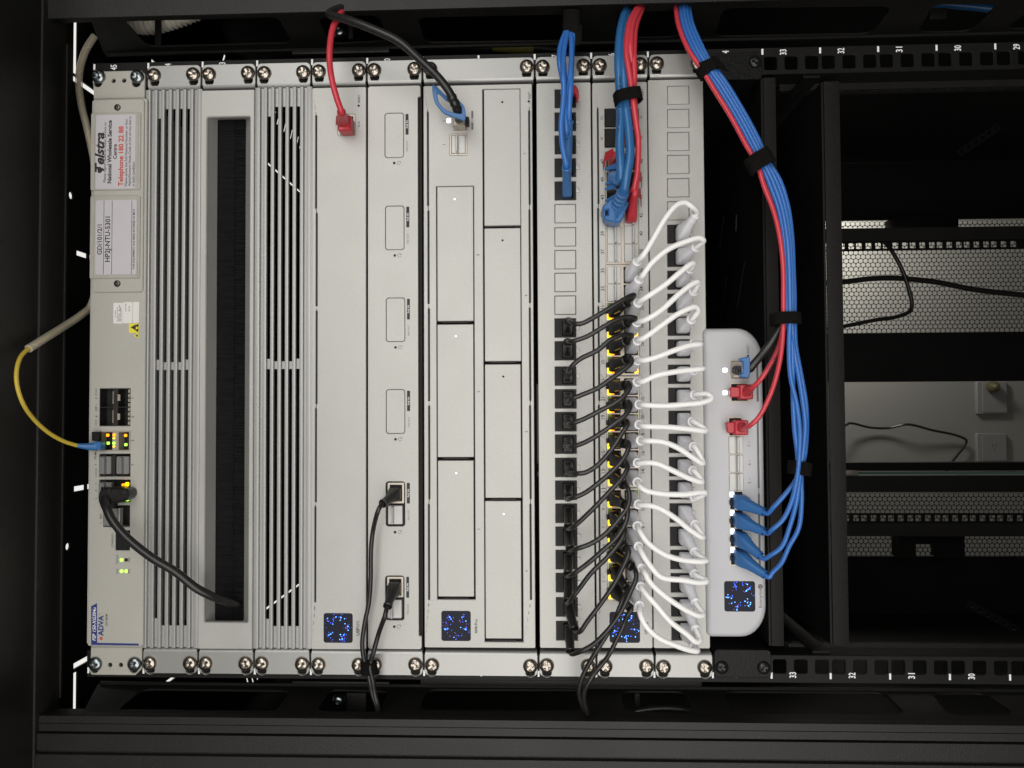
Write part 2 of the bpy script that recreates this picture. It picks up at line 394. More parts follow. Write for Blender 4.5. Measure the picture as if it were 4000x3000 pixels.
def loop_icon(px, py, d, r=1.5):
    c = at(px, py, d); o = MB(); n = 16; vs = []; fs = []
    for i in range(n + 1):
        a = math.radians(40 + 290 * i / n)
        for q in (r, r - 0.32): vs.append((c.x + q * math.cos(a), c.y + q * math.sin(a), d))
    for i in range(n): fs.append((2 * i, 2 * i + 1, 2 * i + 3, 2 * i + 2))
    o.add(vs, fs)
    a = math.radians(40); o.add([(c.x + (r - .9) * math.cos(a), c.y + (r - .9) * math.sin(a), d), (c.x + (r + .6) * math.cos(a), c.y + (r + .6) * math.sin(a), d), (c.x + r * math.cos(a - .6), c.y + r * math.sin(a - .6), d)], [(0, 1, 2)])
    return o
def pin_hole(T, px, py, d, r=0.95):
    c = at(px, py, d)
    T.part('pin_hole', MB().prism(circ(c.x, c.y, r, 14), d - 0.5, d + 0.08), HOLE)
# ================================================================ cabinet (rack enclosure)
def roundpoly(P, r, n=4):
    o = []; m = len(P)
    for i in range(m):
        a, b, c = Vector(P[i - 1]), Vector(P[i]), Vector(P[(i + 1) % m])
        u = (a - b).normalized(); v = (c - b).normalized(); k = min(r, (a - b).length / 2.2, (c - b).length / 2.2)
        p, q = b + u * k, b + v * k
        for j in range(n + 1):
            t = j / n; o.append(tuple(p * (1 - t) ** 2 + b * (2 * t * (1 - t)) + q * t * t))
    return o
ROOF = -372.0; UB = 1700.0; SIDE = 425.0; REAR = -900.0
CAB = Thing('server_cabinet', 'black steel equipment cabinet standing around the stacked silver devices', 'cabinet', (UB, 0, -450))
# cable-management side sheets with finger openings
HQ = [((560, 2693), (455, 2780), (1137, 2700), (1075, 2786)), ((1287, 2695), (1236, 2780), (1521, 2702), (1481, 2785)),
      ((1667, 2695), (1636, 2776), (2272, 2696), (2298, 2780)), ((2424, 2702), (2440, 2782), (2674, 2703), (2709, 2790)),
      ((2825, 2703), (2862, 2793), (3452, 2706), (3540, 2793)), ((3636, 2709), (3706, 2798), (3846, 2709), (3966, 2795))]
HOLES = []
for fl, nl, fr, nr in HQ:
    q = [on_w(*p, -268.0) for p in (fl, nl, nr, fr)]
    HOLES.append([(v.x, v.z) for v in q])
PL = HOLES[2][2][0] - HOLES[0][2][0]
hp = [roundpoly(h, 9) for h in HOLES]
for k in (1, 2): hp += [roundpoly([(x + 2 * PL * k, y) for x, y in HOLES[j]], 9) for j in (2, 3)]
for sg, gw in ((1, 275.5), (-1, 268.0)):
    f = CAB.part('cable_guide', plate([(-352, -47), (UB, -47), (UB, 19), (-326, 19)], hp, -0.8, 0.8, 0.3, mp=lambda x, y, z, sg=sg, gw=gw: (x, sg * gw + z, y)), FRAME)
    # hem along the rail side of the sheet
    CAB.part('guide_hem', MB().box(-350, UB, *sorted((sg * (gw - 3), sg * (gw - .9))), -48.5, -46), FRAME, f)
# front posts, a stepped profile
def post(ys, sg, base):
    pr = []
    for y, d in ys: pr.append((at(2000, y, d).y if not isinstance(y, float) else y, d))
    return pr
ylo = [(2815, 19), (2815, 22), (2843, 22), (2843, 21.0), (2846, 21.0), (2846, 22), (2876, 22), (2876, 18), (2882, 18), (2882, 24), (2948, 24), (2950, 22.5), (2957, 22.5), (2960, 26)]
prof = [(at(2000, y, 22).y, d) for y, d in ylo] + [(-345.0, 26), (-345.0, 10), (-425.0, 10), (-425.0, 2), (-268.6, 2)]
CAB.part('front_post', MB().loft([[(u, w, d) for w, d in prof] for u in (U(-2.6), UB)]), FRAME, angle=30)
wt = at(1500, 36, 22).y
prof2 = [(wt, 19), (wt, 21), (345.0, 26.5), (345.0, 10), (425.0, 10), (425.0, 2), (277, 2), (277, 19)]
CAB.part('front_post', MB().loft([[(u, w, d) for w, d in prof2] for u in (U(-2.6), UB)]), FRAME, angle=30)
# header
uh = at(152, 1500, 27).x
CAB.part('header_rail', MB().box(uh - 60, uh, -425, 425, -3, 27), FRAME, bevel=1.0)
ud = uh - 1.5
CAB.part('shade_hood', MB().box(ud - 8, ud, -425, 425, 27.2, 150), FRAME, bevel=1.0)  # added hood, depth made up to keep the header dark and shade the top unit
CAB.part('header_lip', MB().box(uh - 3, uh + 1.2, -262, 262, -4, -2), FRAME)
# side, rear frame and base
for sg in (1, -1):
    CAB.part('side_panel', MB().box(ROOF, UB, *sorted((sg * 425, sg * 428)), REAR, 9), BLACK)
CAB.part('rear_crossbar', MB().box(ROOF + 2, ROOF + 60, -424, 424, REAR, REAR + 12), BLACK)
CAB.part('base_panel', MB().box(UB, UB + 3, -425, 425, REAR, 20), BLACK)
# roof with cable slots
def onroof(px, py): v = on_u(px, py, ROOF); return (v.y, v.z)
rh = []
for sg in (1, -1):
    rh.append(rr(sg * 323 - 2, sg * 323 + 2, -690, -165 if sg > 0 else -205))
    ya = onroof(289, 230 if sg > 0 else 2640)
    c = onroof(345, 350 if sg > 0 else 2572)[0]
    rh.append(rr(*sorted((c + sg * 5, sg * 312)), ya[1] - 4, ya[1] + 2))
    rh.append(rr(*sorted((c - 2, c + 3)), -330, ya[1] + 2))
    m = onroof(290, 985 if sg > 0 else 1910)[0]
    rh.append(rr(m - 2.2, m + 2.2, -120, -61)); rh.append(rr(m - 2.2, m + 2.2, -58, -42))
    q = onroof(*((275, 764) if sg > 0 else (262, 2135))); rh.append(circ(q[0], q[1], 3.2, 12))
    for i in range(22):
        d = (-335 if sg > 0 else -425) - i * 15.5
        rh.append([(sg * 394, d), (sg * 394, d - 6), (sg * 413, d - 16), (sg * 413, d - 10)])
CAB.part('roof_panel', plate([(-425, REAR), (425, REAR), (425, 2), (-425, 2)], rh, -0.8, 0.8, 0, mp=lambda x, y, z: (ROOF + z, x, y)), BLACK)
# mounting rails with square cage-nut holes
def hole_rows(k0, k1): return [U(k) + o for k in range(k0, k1) for o in (6.35, 22.225, 38.1)]
for sg in (1, -1):
    hs = [rr(u - 4.9, u + 4.9, sg * 233.2 - 5.2, sg * 233.2 + 5.2, 1.3, 2) for u in hole_rows(11, 23)]
    w0, w1 = sorted((sg * 224.5, sg * 245.6))
    r = CAB.part('mounting_rail', plate(rr(U(0) - 1.5, UB, w0, w1), hs, -4.2, -2.2, 0.4), BLACK)
    CAB.part('rail_flange', MB().box(U(0) - 1.5, UB, *sorted((sg * 224.5, sg * 226.5)), -22, -4.2), BLACK, r)
    h2 = [rr(u - 5, u + 5, -66, -53, 1) for u in hole_rows(12, 23)]
    CAB.part('rail_flange', plate([(U(12.6), -72), (UB, -72), (UB, -47), (U(12.6), -47)], h2, -0.8, 0.8, 0.3, mp=lambda x, y, z, sg=sg: (x, sg * 236.0 + z, y)), FRAME, r)
    CAB.part('rail_flange', MB().box(U(12.6), UB, *sorted((sg * 229.0, sg * 236)), -48.5, -46), FRAME, r)
    # unit numbers and tick marks
    a = at(3205, 197, -2.1).y if sg > 0 else at(3247, 2641, -2.1).y
    def num(s, uc):
        cu = text_mb(s, 2000, 1500, 1480, -2.08, 0.6)
        xs = [p[0] for p in cu.v]; ws = [p[1] for p in cu.v]; mu = (max(xs) + min(xs)) / 2; mw = (max(ws) + min(ws)) / 2
        ku = 5.2 / (max(xs) - min(xs)); kw = 4.3 / (max(ws) - min(ws))
        CAB.part('unit_number', MB().add([(uc + (p[0] - mu) * ku, a - sg * .6 + (p[1] - mw) * kw, -2.08) for p in cu.v], cu.f), RAILINK, r)
    for k in range(0, 20):
        CAB.part('unit_mark', MB().box(U(k) - 0.75, U(k) + 0.75, a - 2.3, a + 2.3, -2.2, -2.08), RAILINK, r)
        if k > 10 or k in (0, 1, 2, 5, 8, 9): num(str(45 - k), U(k) + UP * 0.36)
# rear rails, rear doors of perforated sheet
for sg, yc in ((1, 958), (-1, 2024)):
    w = at(3600, yc, -712).y
    hs = [rr(u - 4.9, u + 4.9, w - 5, w + 5, 1.5, 2) for u in hole_rows(12, 26)]
    r = CAB.part('rear_rail', plate(rr(U(12), UB, w - 8.5, w + 8.5), hs, -713, -711, 0), BLACK)
    CAB.part('rail_flange', MB().box(U(12), UB, *sorted((w + sg * 8.5, w + sg * 30)), -730, -711), FRAME, r)
def perforated(u0, u1, w0, w1, d, p=9.1, rad=4.05):
    mb = MB(); h = p * 0.866; v = {}; V = []; Fc = []
    def vid(x, y):
        k = (round(x, 2), round(y, 2))
        if k not in v: v[k] = len(V); V.append((x, y, d))
        return v[k]
    j = 0; y = w0 + h / 2
    R = p / math.sqrt(3)
    while y < w1:
        x = u0 + (p / 2 if j % 2 else 0)
        while x < u1:
            o = [vid(x + R * math.cos(math.radians(60 * i + 30)), y + R * math.sin(math.radians(60 * i + 30))) for i in range(6)]
            b = len(V)
            for i in range(12): V.append((x + rad * math.cos(math.radians(30 * i + 30)), y + rad * math.sin(math.radians(30 * i + 30)), d))
            for i in range(6):
                n = (i + 1) % 6
                Fc.append((o[i], o[n], b + (2 * i + 2) % 12, b + 2 * i + 1, b + 2 * i))
            x += p
        y += h; j += 1
    return mb.add(V, Fc)
dd = -880.0
w_a = at(3600, 858, dd).y; w_b = at(3600, 1300, dd).y; w_c = at(3600, 1490, dd).y
w_d = at(3600, 1806, dd).y; w_e = at(3600, 1838, dd).y; w_f = at(3600, 1858, dd).y; w_g = at(3600, 1922, dd).y; w_h = at(3600, 2172, dd).y
dr = CAB.part('rear_door', MB().box(ROOF + 60, UB, w_c, w_b, dd - 20, dd + 6), BLACK, label='closed perforated rear door leaf')
CAB.part('perforated_sheet', perforated(520, 1250, w_b, w_a, dd), BLACK, dr, kind='stuff')
CAB.part('door_frame', MB().box(ROOF + 60, UB, w_a, 424, dd - 4, dd + 4), BLACK, dr)
CAB.part('door_frame', MB().box(ROOF + 60, 520, w_b, w_a, dd - 3, dd + 3), BLACK, dr)
dr2 = CAB.part('rear_door', MB().box(ROOF + 60, UB, w_e, w_d, dd - 20, dd + 6), BLACK, label='perforated rear door leaf with glass edge')
CAB.part('glass_edge', MB().box(500, UB, at(3600, 1852, dd).y, at(3600, 1842, dd).y, dd - 8, dd + 4), GLASS, dr2)
CAB.part('door_frame', MB().box(ROOF + 60, UB, w_g, at(3600, 1858, dd).y, dd - 6, dd + 2), FRAME, dr2)
CAB.part('perforated_sheet', perforated(520, 1250, w_h, w_g, dd), BLACK, dr2, kind='stuff')
CAB.part('door_frame', MB().box(ROOF + 60, UB, -424, w_h, dd - 4, dd + 4), BLACK, dr2)
CAB.part('door_frame', MB().box(ROOF + 60, 520, w_h, w_g, dd - 3, dd + 3), BLACK, dr2)
def pbox(x0, y0, x1, y1, d, th): u0, u1, w0, w1 = rect(x0, y0, x1, y1, d); return MB().box(u0, u1, w0, w1, d - th, d)
CAB.part('latch_box', pbox(3495, 845, 3745, 905, -800, 40), BLACK, bevel=1)
CAB.part('latch_box', join(pbox(3512, 2056, 3578, 2180, -800, 30), pbox(3578, 2056, 3668, 2126, -800, 30), pbox(3668, 2056, 3768, 2180, -800, 30)), BLACK)
CAB.part('door_bracket', pbox(3292, 1838, 3352, 1858, -850, 12), SHIELD, bevel=1.5)
# perforated diagonal braces far inside
for (x0, y0), (x1, y1) in (((3745, 600), (3905, 492)), ((3780, 2358), (3975, 2462))):
    a, b = at(x0, y0, -420), at(x1, y1, -420); t = (b - a).normalized(); n = Vector((-t.y, t.x, 0)) * 5
    L = (b - a).length; q = [a + n, a - n, b - n, b + n]
    hs = [circ((a + t * (L * (i + .5) / 6)).x, (a + t * (L * (i + .5) / 6)).y, 2.4, 10) for i in range(6)]
    CAB.part('brace', plate([(p.x, p.y) for p in q], hs, -422, -420), BLACK)
# clamps and bolts seen through the short openings
BOLT = shared(MB().lathe((0, 0, 0), [(5.2, -3), (5.2, 0), (4.6, 1.6), (3.2, 2.6), (1.9, 2.9), (1.7, 1.2), (0.05, 1.0)], 18), 'bolt', ZINC)
for px, py in ((1325, 122), (1322, 2738)):
    c = at(px, py, -44); CAB.inst('bolt', BOLT, c)
for x0, y0, x1, y1 in ((1360, 60, 1378, 150), (1352, 2708, 1430, 2790), (2480, 2710, 2500, 2790), (3632, 72, 3700, 30)):
    CAB.part('clip_bracket', pbox(x0, min(y0, y1), x1, max(y0, y1), -50, 3), FRAME, bevel=.6)
for x0, y0, x1, y1 in ((1140, 190, 1520, 208), (1140, 2663, 1520, 2676), (1642, 2657, 2742, 2682)):
    CAB.part('strut', pbox(x0, y0, x1, y1, -30, 4), FRAME, bevel=.8)
# room behind, glow panel above the roof
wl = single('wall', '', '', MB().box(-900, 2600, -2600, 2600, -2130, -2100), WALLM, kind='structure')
fl = single('floor', '', '', MB().box(UB + 40, UB + 60, -3000, 3000, -2130, 3000), FLOORM, kind='structure')
cl = Thing('glow_panel', 'added glowing panel just above the cabinet roof, whitening its slots', 'glow panel', (ROOF - 130, 0, -450))
cl.part('glow_face', MB().box(ROOF - 132, ROOF - 130, -560, 560, -1100, 60), PANELGLOW)  # added glowing sheet, stands in for a bright ceiling behind the roof slots
cl.part('glow_panel_back', MB().box(ROOF - 150, ROOF - 133, -575, 575, -1115, 75), FRAME)
for (x0, y0, x1, y1), lb in (((3815, 1490, 3935, 1618), 'white wall socket with an olive plug in it, behind the rear opening'), ((3815, 1692, 3934, 1806), 'empty white wall socket below the other socket, behind the rear opening')):
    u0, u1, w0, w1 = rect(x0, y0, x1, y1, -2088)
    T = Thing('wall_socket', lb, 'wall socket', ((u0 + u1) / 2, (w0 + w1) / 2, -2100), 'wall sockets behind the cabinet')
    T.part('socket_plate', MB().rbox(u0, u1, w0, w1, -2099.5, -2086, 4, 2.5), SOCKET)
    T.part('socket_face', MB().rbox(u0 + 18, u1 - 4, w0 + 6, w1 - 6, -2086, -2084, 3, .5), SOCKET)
    if 'olive' in lb:
        c = at(3880, 1512, -2070); OL = mat('olive_plug_plastic', (0.10, 0.09, 0.04), 0.5)
        single('power_plug', 'olive power plug pushed into the upper wall socket', 'plug', MB().lathe((c.x, c.y, -2083.5), [(16, 0), (20, 8), (19, 22), (11, 34), (6, 40)], 18), OL)
    else:
        pm = MB()
        for a, b in ((-6, 8), (6, 8), (0, -8)): pm.box((u0 + u1) / 2 + 7 + a - 1, (u0 + u1) / 2 + 7 + a + 1, (w0 + w1) / 2 + b - 3, (w0 + w1) / 2 + b + 3, -2085, -2083.9)
        T.part('socket_slots', pm, HOLE)
def cable_path(pts, sub=6): return smooth_path([at(*p) for p in pts], sub)
single('power_cable', 'thin black cable looping along the grey wall behind the cabinet', 'cable', MB().tube(cable_path([(3240, 1690, -2040), (3305, 1660, -2050), (3322, 1653, -2060), (3400, 1670, -2080), (3470, 1672, -2080), (3545, 1658, -2060), (3640, 1680, -2070), (3740, 1702, -2080), (3775, 1720, -2080), (3770, 1738, -2080), (3722, 1800, -2075), (3690, 1850, -2070)]), 4.2, 8), CABK)
single('power_cable', 'thick black cable running level across the perforated rear door', 'cable', MB().tube(cable_path([(3100, 1115, -790), (3295, 1101, -800), (3400, 1089, -800), (3500, 1087, -800), (3650, 1101, -800), (3800, 1130, -800), (4000, 1153, -800), (4100, 1160, -800)]), 4.8, 10), CABK)
single('power_cable', 'black cable hooked in a bend across the perforated rear door', 'cable', MB().tube(cable_path([(3440, 915, -780), (3455, 945, -780), (3482, 978, -785), (3522, 1050, -790), (3550, 1130, -790), (3562, 1190, -790), (3553, 1216, -790), (3500, 1238, -790), (3420, 1250, -790), (3295, 1275, -790), (3200, 1290, -790)]), 3.6, 10), CABK)
# corrugated hose, yellow-tagged lead and blue lead glimpsed behind the side sheet
hp_ = []
P = cable_path([(400, 40, -64), (490, 74, -64), (580, 84, -62), (660, 66, -60), (760, 30, -58)], 14)
P2 = []; R2 = []; acc = 0
for i in range(len(P) - 1):
    n = max(1, int((P[i + 1] - P[i]).length / .55))
    for j in range(n):
        P2.append(P[i].lerp(P[i + 1], j / n)); acc += (P[i + 1] - P[i]).length / n
        R2.append(9.6 + 1.7 * math.sin(acc * 2 * math.pi / 4.2))
single('corrugated_hose', 'cream corrugated hose behind the opening in the upper side sheet', 'hose', MB().tube(P2, R2, 16), HOSE)
CAB.part('clip_bracket', pbox(604, 72, 628, 178, -44, 2), FRAME, bevel=.5)
T = Thing('tagged_lead', 'dark braided lead with a yellow tag behind the upper mounting rail', 'cable', at(1900, 190, -70))
T.part('lead', MB().tube(cable_path([(1540, 165, -75), (1700, 172, -75), (1850, 185, -75), (2060, 185, -75), (2180, 195, -75)]), 3.2, 10), FRAME)
T.part('tag', MB().tube(cable_path([(1925, 181, -75), (2000, 186, -75), (2085, 187, -75)]), 4.4, 10), mat('dull_yellow_tag', (0.16, 0.14, 0.02), 0.6))
single('patch_lead', 'blue lead crossing behind the last opening of the upper side sheet', 'cable', MB().tube(cable_path([(3560, 40, -110), (3650, 16, -110), (3760, 22, -108), (3880, 35, -105), (3960, 50, -100)]), 3.6, 10), CABB2)
single('thick_lead', 'black lead bowed inside a short opening of the lower side sheet', 'cable', MB().tube(cable_path([(2430, 2800, -25), (2500, 2778, -25), (2600, 2768, -25), (2700, 2778, -25), (2760, 2800, -25)]), 2.6, 10), CABK)
# ================================================================ shelves
def shelf(name, label, k0, k1, lip, ylip, ear):
    T = Thing(name, label, 'shelf', (U(k1), 0, 0))
    u0, u1 = lip
    w0 = at(u0, ylip[1], 0).y; w1 = at(u0, ylip[0], 0).y
    a = at(u0, 1400, 0).x; b = at(u1, 1400, 0).x
    T.part('front_lip', MB().box(a + 1.6, b, w0, w1, -1.6, 0), LIPM, bevel=0.4)
    hs = []
    if ear:
        for p, q in (((2778, 868), (2764, 962)), ((2827, 845), (2811, 969)), ((2877, 836), (2875, 904)), ((2909, 1021), (2879, 1202)), ((2839, 1080), (2814, 1240)), ((2780, 1127), (2764, 1202)), ((2800, 2000), (2780, 2130)), ((2860, 2010), (2840, 2130))):
            v = on_u(*p, a); w = on_u(*q, a)
            hs.append([(v.y, v.z + 2.6), (v.y, v.z - 2.6), (w.y, w.z - 2.6), (w.y, w.z + 2.6)])
    T.part('shelf_deck', plate([(w0, -420), (w1, -420), (w1, -1.7), (w0, -1.7)], hs, -0.8, 0.8, 0, mp=lambda x, y, z: (a + 0.8 + z, x, y)), BLACK)
    if ear:
        for sg in (1, -1):
            uu0, uu1 = U(k0) + .8, U(k1) - .8; e0, e1 = sorted((sg * 220, sg * 241))
            e = T.part('mounting_ear', plate(rr(uu0, uu1, e0, e1, 3), [], -2, 0, 0.4), SHELFM)
            T.part('shelf_side', MB().box(uu0, uu1, *sorted((sg * 222.5, sg * 224.4)), -420, -2), BLACK)
            for q in (-1, 1): T.inst('screw', SCR_B, ((uu0 + uu1) / 2 + q * 15.8, sg * 233.4, 0.3), random.uniform(0, 1.5))
    else:
        for sg in (1, -1): T.part('shelf_side', MB().box(a - 12, a + 1, *sorted((sg * 222.5, sg * 224.4)), -420, -6), BLACK)
    return T
shelf('equipment_shelf', 'black vented shelf carrying the white rounded appliance', 11, 12, (2990, 3046), (303, 2524), True)
shelf('equipment_shelf', 'bare black shelf below the one with the white appliance', 13, 14, (3228, 3298), (318, 2519), False)
# ================================================================ access unit (topmost, warm grey)
A = Thing('network_terminal', 'warm grey access unit at the top of the stack with plastic label sleeves', 'network unit', (U(0.5), 0, 0))
fd = 4.0
u0, u1, w0, w1 = rect(352, 386, 567, 2524, fd)
pr_ = [(388, 1517, 508, 1664), (388, 1685, 508, 1761), (386, 1773, 508, 1862), (386, 1874, 508, 1963), (402, 1974, 506, 2058), (450, 2072, 506, 2150)]
wins = [rect(*q, fd) for q in pr_]
A.part('faceplate', plate(rr(u0, u1, w0, w1, 1.5), [rr(*q) for q in wins], fd - 2, fd, 0.5), BEIGE)
A.part('chassis', MB().box(u0 + 1, u1 - 1, w0 + 1, w1 - 1, -240, fd - 14), BEIGE)
A.part('chassis', MB().box(u0 - 0.8, u0 + 1.2, w0 + 2, w1 - 1, -240, fd - 0.8), BEIGE2)
for sg, (x0, y0, x1, y1), hy, sx in ((1, (366, 277, 565, 384), (315, 314), (382, 532)), (-1, (354, 2528, 553, 2637), (2598, 2598), (368, 521))):
    q = rect(x0, y0, x1, y1, 0)
    hs = [circ(at(x, y, 0).x, at(x, y, 0).y, 1.75, 14) for x, y in zip((443, 484) if sg > 0 else (429, 471), hy)]
    hs += [slot(at(x, 298 if sg > 0 else 2597, 0).x, at(x, 311 if sg > 0 else 2600, 0).y, 12, 3.6) for x in sx]
    ol = [(q[0] + 3, q[3]), (q[0], q[3] - 3), (q[0], q[2]), (q[1], q[2]), (q[1], q[3] - 3), (q[1] - 3, q[3])] if sg > 0 else [(q[0], q[3]), (q[0], q[2] + 1), (q[0] + 1, q[2]), (q[1] - 5, q[2]), (q[1], q[2] + 5), (q[1], q[3])]
    A.part('mounting_ear', plate(ol, hs, -2, 0, 0.35), BEIGE2)
    A.part('ear_bend', MB().box(q[0], q[1], *((q[2] - 1.6, q[2] + 0.2) if sg > 0 else (q[3] - 0.2, q[3] + 1.6)), -30, -0.5), BEIGE2, bevel=.4)
    for x in sx: c = at(x, 297 if sg > 0 else 2596, 2); A.inst('screw', SCR_Z, (c.x, c.y, 0.4), random.uniform(0, 1.5))
# fixed name-plate bracket and screws
q1 = rect(364, 388, 560, 1141, fd + 1.5)
A.part('label_bracket', plate(rr(*q1, 2.5), [], fd + 0.1, fd + 1.5, 0.4), BEIGE2)
PS = shared(MB().lathe((0, 0, 0), [(2.7, -1), (2.7, .2), (2.2, .9), (1.3, 1.1), (1.1, .3), (.05, .2)], 16), 'bracket_screw', mat('dark_steel_screw', (0.1, 0.1, 0.09), 0.3, 0.9))
for x, y in ((459, 420), (458, 1108)): c = at(x, y, fd + 1.5); A.inst('bracket_screw', PS, (c.x, c.y, fd + 1.6))
for n, (sl, pp) in enumerate((((354, 440, 548, 742), (374, 448, 529, 737)), ((351, 764, 546, 1087), (373, 781, 533, 1072)))):
    s0 = rect(*sl, fd + 2.6); p0 = rect(*pp, fd + 2.9)
    sv = A.part('label_sleeve', MB().rbox(*s0, fd + 1.55, fd + 2.6, 1.2, .3), SLEEVE)
    cor = roundpoly([(p0[0], p0[2]), (p0[1], p0[2]), (p0[1], p0[3]), (p0[0], p0[3])], 1.6)
    A.part('paper_label', MB().prism(cor, fd + 2.62, fd + 2.85), PAPER, sv)
    e = fd + 2.92
    for x in (sl[0] + 14, sl[2] - 10):
        k = rect(x - 2, sl[1] + 6, x + 2, sl[3] - 6, fd + 2.8); A.part('sleeve_rib', MB().box(*k, fd + 2.5, fd + 3.0), SLEEVE, sv)
    if n == 0:
        T1 = [('Please report faults on these services to', 411, 712, 478, 0, 0), ('National Wholesale Service', 428, 716, 470, 1.6, 0), ('Centre', 449, 621, 563, 1.2, 0),
              ('Please quote the Full National Number or four', 494, 727, 464, 0, 0), ('Alpha/Numeric Node Code of the service that is', 508, 727, 455, 0, 0), ('in fault condition', 521, 727, 632, 0, 0)]
        A.part('lettering', join(*[text_mb(s, x, a, b, e, bo, sh) for s, x, a, b, bo, sh in T1]), INK, sv)
        A.part('lettering', text_mb('Telstra', 389, 673, 517, e, 2.2, 0.28, maxh=7.6), INK, sv)
        c = at(388, 664, e); A.part('emblem', MB().prism([(c.x + 2 * math.cos(t) * (1 + .25 * math.cos(t)), c.y + 2.6 * math.sin(t)) for t in [i * math.pi / 8 for i in range(16)]], e - .02, e + .01), INK, sv)
        A.part('lettering', text_mb('Telephone 180 22 88', 475, 727, 493, e, 1.4), REDINK, sv)
    else:
        lt = join(text_mb('GD/101/2/1', 389, 995, 877, e, .6), text_mb('HP2J-NTU-5301', 423, 1023, 846, e, .7), text_mb('THIS EQUIPMENT HAS BEEN ENTERED IN MITS', 523, 1053, 817, e, .5))
        for x in (405, 437, 514): k = rect(x - .9, 783, x + .9, 1071, e); lt.box(*k, e - .05, e)
        A.part('lettering', lt, INK, sv)
# stickers
for q in ((443, 1183, 480, 1264), (481, 1180, 517, 1263), (519, 1179, 543, 1261)): A.part('sticker', MB().rbox(*rect(*q, fd), fd, fd + .15, .8, .05), STICK)
e = fd + .2
A.part('lettering', join(text_mb('OS-VB-M-B', 451, 1240, 1212, e), text_mb('SN: LBADVA71225100', 459, 1256, 1201, e), text_mb('WK 4.21   AL 4.0', 466, 1256, 1192, e), text_mb('LFM: LB10472800085', 472, 1256, 1200, e), text_mb('(S) 727 408', 492, 1216, 1186, e), text_mb('00118', 505, 1216, 1196, e)), INK)
YS = A.part('warning_sticker', MB().rbox(*rect(504, 1263, 543, 1301, fd), fd, fd + .15, .8, .05), YSTICK)
def tri(px, py, r, d): c = at(px, py, d); return MB().prism([(c.x - r, c.y), (c.x + r * .7, c.y + r * .95), (c.x + r * .7, c.y - r * .95)], d - .03, d + .02)
A.part('warning_symbol', join(tri(522, 1279, 2.5, e), tri(535, 1290, 1.7, e), tri(535, 1272, 1.7, e)), INK, YS)
YT = A.part('warning_sticker', tri(533, 1311, 2.4, fd + .1), YSTICK); A.part('warning_symbol', tri(534, 1311, 1.2, e), INK, YT)
# ports
def insides(q, depth=11, m=HOLE): A.part('port_cavity', MB().box(q[0] - .2, q[1] + .2, q[2] - .2, q[3] + .2, fd - depth, fd - depth + 1), m); 
for q in wins: insides(q)
DARKMET = mat('dark_cage_metal', (0.05, 0.045, 0.042), 0.35, 0.6)
q = wins[0]; uc = (q[0] + q[1]) / 2; wc = (q[2] + q[3]) / 2
cage = A.part('port_cage', plate(rr(q[0], q[1], q[2], q[3]), [rr(q[0] + .5, uc - 1.6, q[2] + .5, wc - .3), rr(q[0] + .5, uc - 1.6, wc + .3, q[3] - .5), rr(uc + 2.6, q[1] - 1.6, q[2] + .5, wc - .3), rr(uc + 2.6, q[1] - 1.6, wc + .3, q[3] - .5)], fd - 9, fd - .4), DARKMET)
A.part('cage_spring', join(*[MB().box(uc + 2.4, uc + 4.4, wc + s - 2.5, wc + s + 2.5, fd - .5, fd + .3) for s in (-7.5, 7.5)] + [MB().box(q[1] - 1.5, q[1] - .1, q[2] + 1 + i * 3.6, q[2] + 3.4 + i * 3.6, fd - .5, fd + .1) for i in range(8)] + [MB().box(uc - 1.5, uc - 1, wc + s - 5, wc + s + 5, fd - .5, fd + .2) for s in (-7.5, 7.5)]), SHIELD, cage)
q = wins[1]
cage = A.part('port_cage', plate(rr(*q), [rr(q[0] + .6, (q[0] + q[1]) / 2 - 2, q[2] + .6, q[3] - .6), rr((q[0] + q[1]) / 2 + 3, q[1] - 1, q[2] + .6, q[3] - .6)], fd - 9, fd - .3), SHIELD)
for x, y, m in ((420, 1700, LEDO), (445, 1699, LEDO), (444, 1712, LEDA), (490, 1701, LEDO), (422, 1731, LEDG), (444, 1731, LEDG), (444, 1744, LEDA), (491, 1737, LEDG)):
    led(A, x, y, fd + .2, 2.0 if m is not LEDA else 1.4, 2.2 if m is not LEDA else 1.3, m)
for x, y, m in ((496, 1891, LEDA), (482, 1896, LEDO), (497, 1951, LEDG), (481, 1940, LEDG)): led(A, x, y, fd + .2, 2.6, 2.8, m)
for x, y, m in ((475, 2187, LEDG), (475, 2231, LEDG), (493, 2231, LEDG), (493, 2187, HOLE)):
    c = at(x, y, fd); A.part('indicator_light', MB().lathe((c.x, c.y, fd), [(1.4, -.5), (1.4, .2), (.9, .6), (.1, .75)], 14), m)
def cover(T, x0, y0, x1, y1, d, ridge, m=COVER, rw=1.6):
    q = rect(x0, y0, x1, y1, d); b = T.part('port_cover', MB().rbox(*q, d - 3, d + .5, .9, .4), m)
    r = at(ridge, (y0 + y1) / 2, d).x
    T.part('cover_grip', MB().rbox(r - rw / 2, r + rw / 2, q[2] + .4, q[3] - .4, d + .4, d + 4.2, .5, .5), m, b); return b
GC = mat('dark_grey_cover', (0.22, 0.22, 0.215), 0.35, 0.2, noise=.06)
cover(A, 389, 1783, 434, 1852, fd + .5, 412, GC, 2.2); cover(A, 455, 1783, 504, 1852, fd + .5, 479, GC, 2.2)
cover(A, 386, 1884, 436, 1956, fd + .5, 411, GC, 2.2); cover(A, 405, 1985, 460, 2054, fd + .5, 430, GC, 2.2)
A.part('port_frame', MB().box(*rect(438, 1778, 450, 1858, fd), fd - 3, fd - .4), DARKMET); A.part('port_frame', MB().box(*rect(464, 1985, 470, 2054, fd), fd - 4, fd + .4), COVER)
A.part('console_plug', MB().rbox(*rect(453, 2077, 504, 2146, fd), fd - 4, fd + .3, .6, .3), JACK)
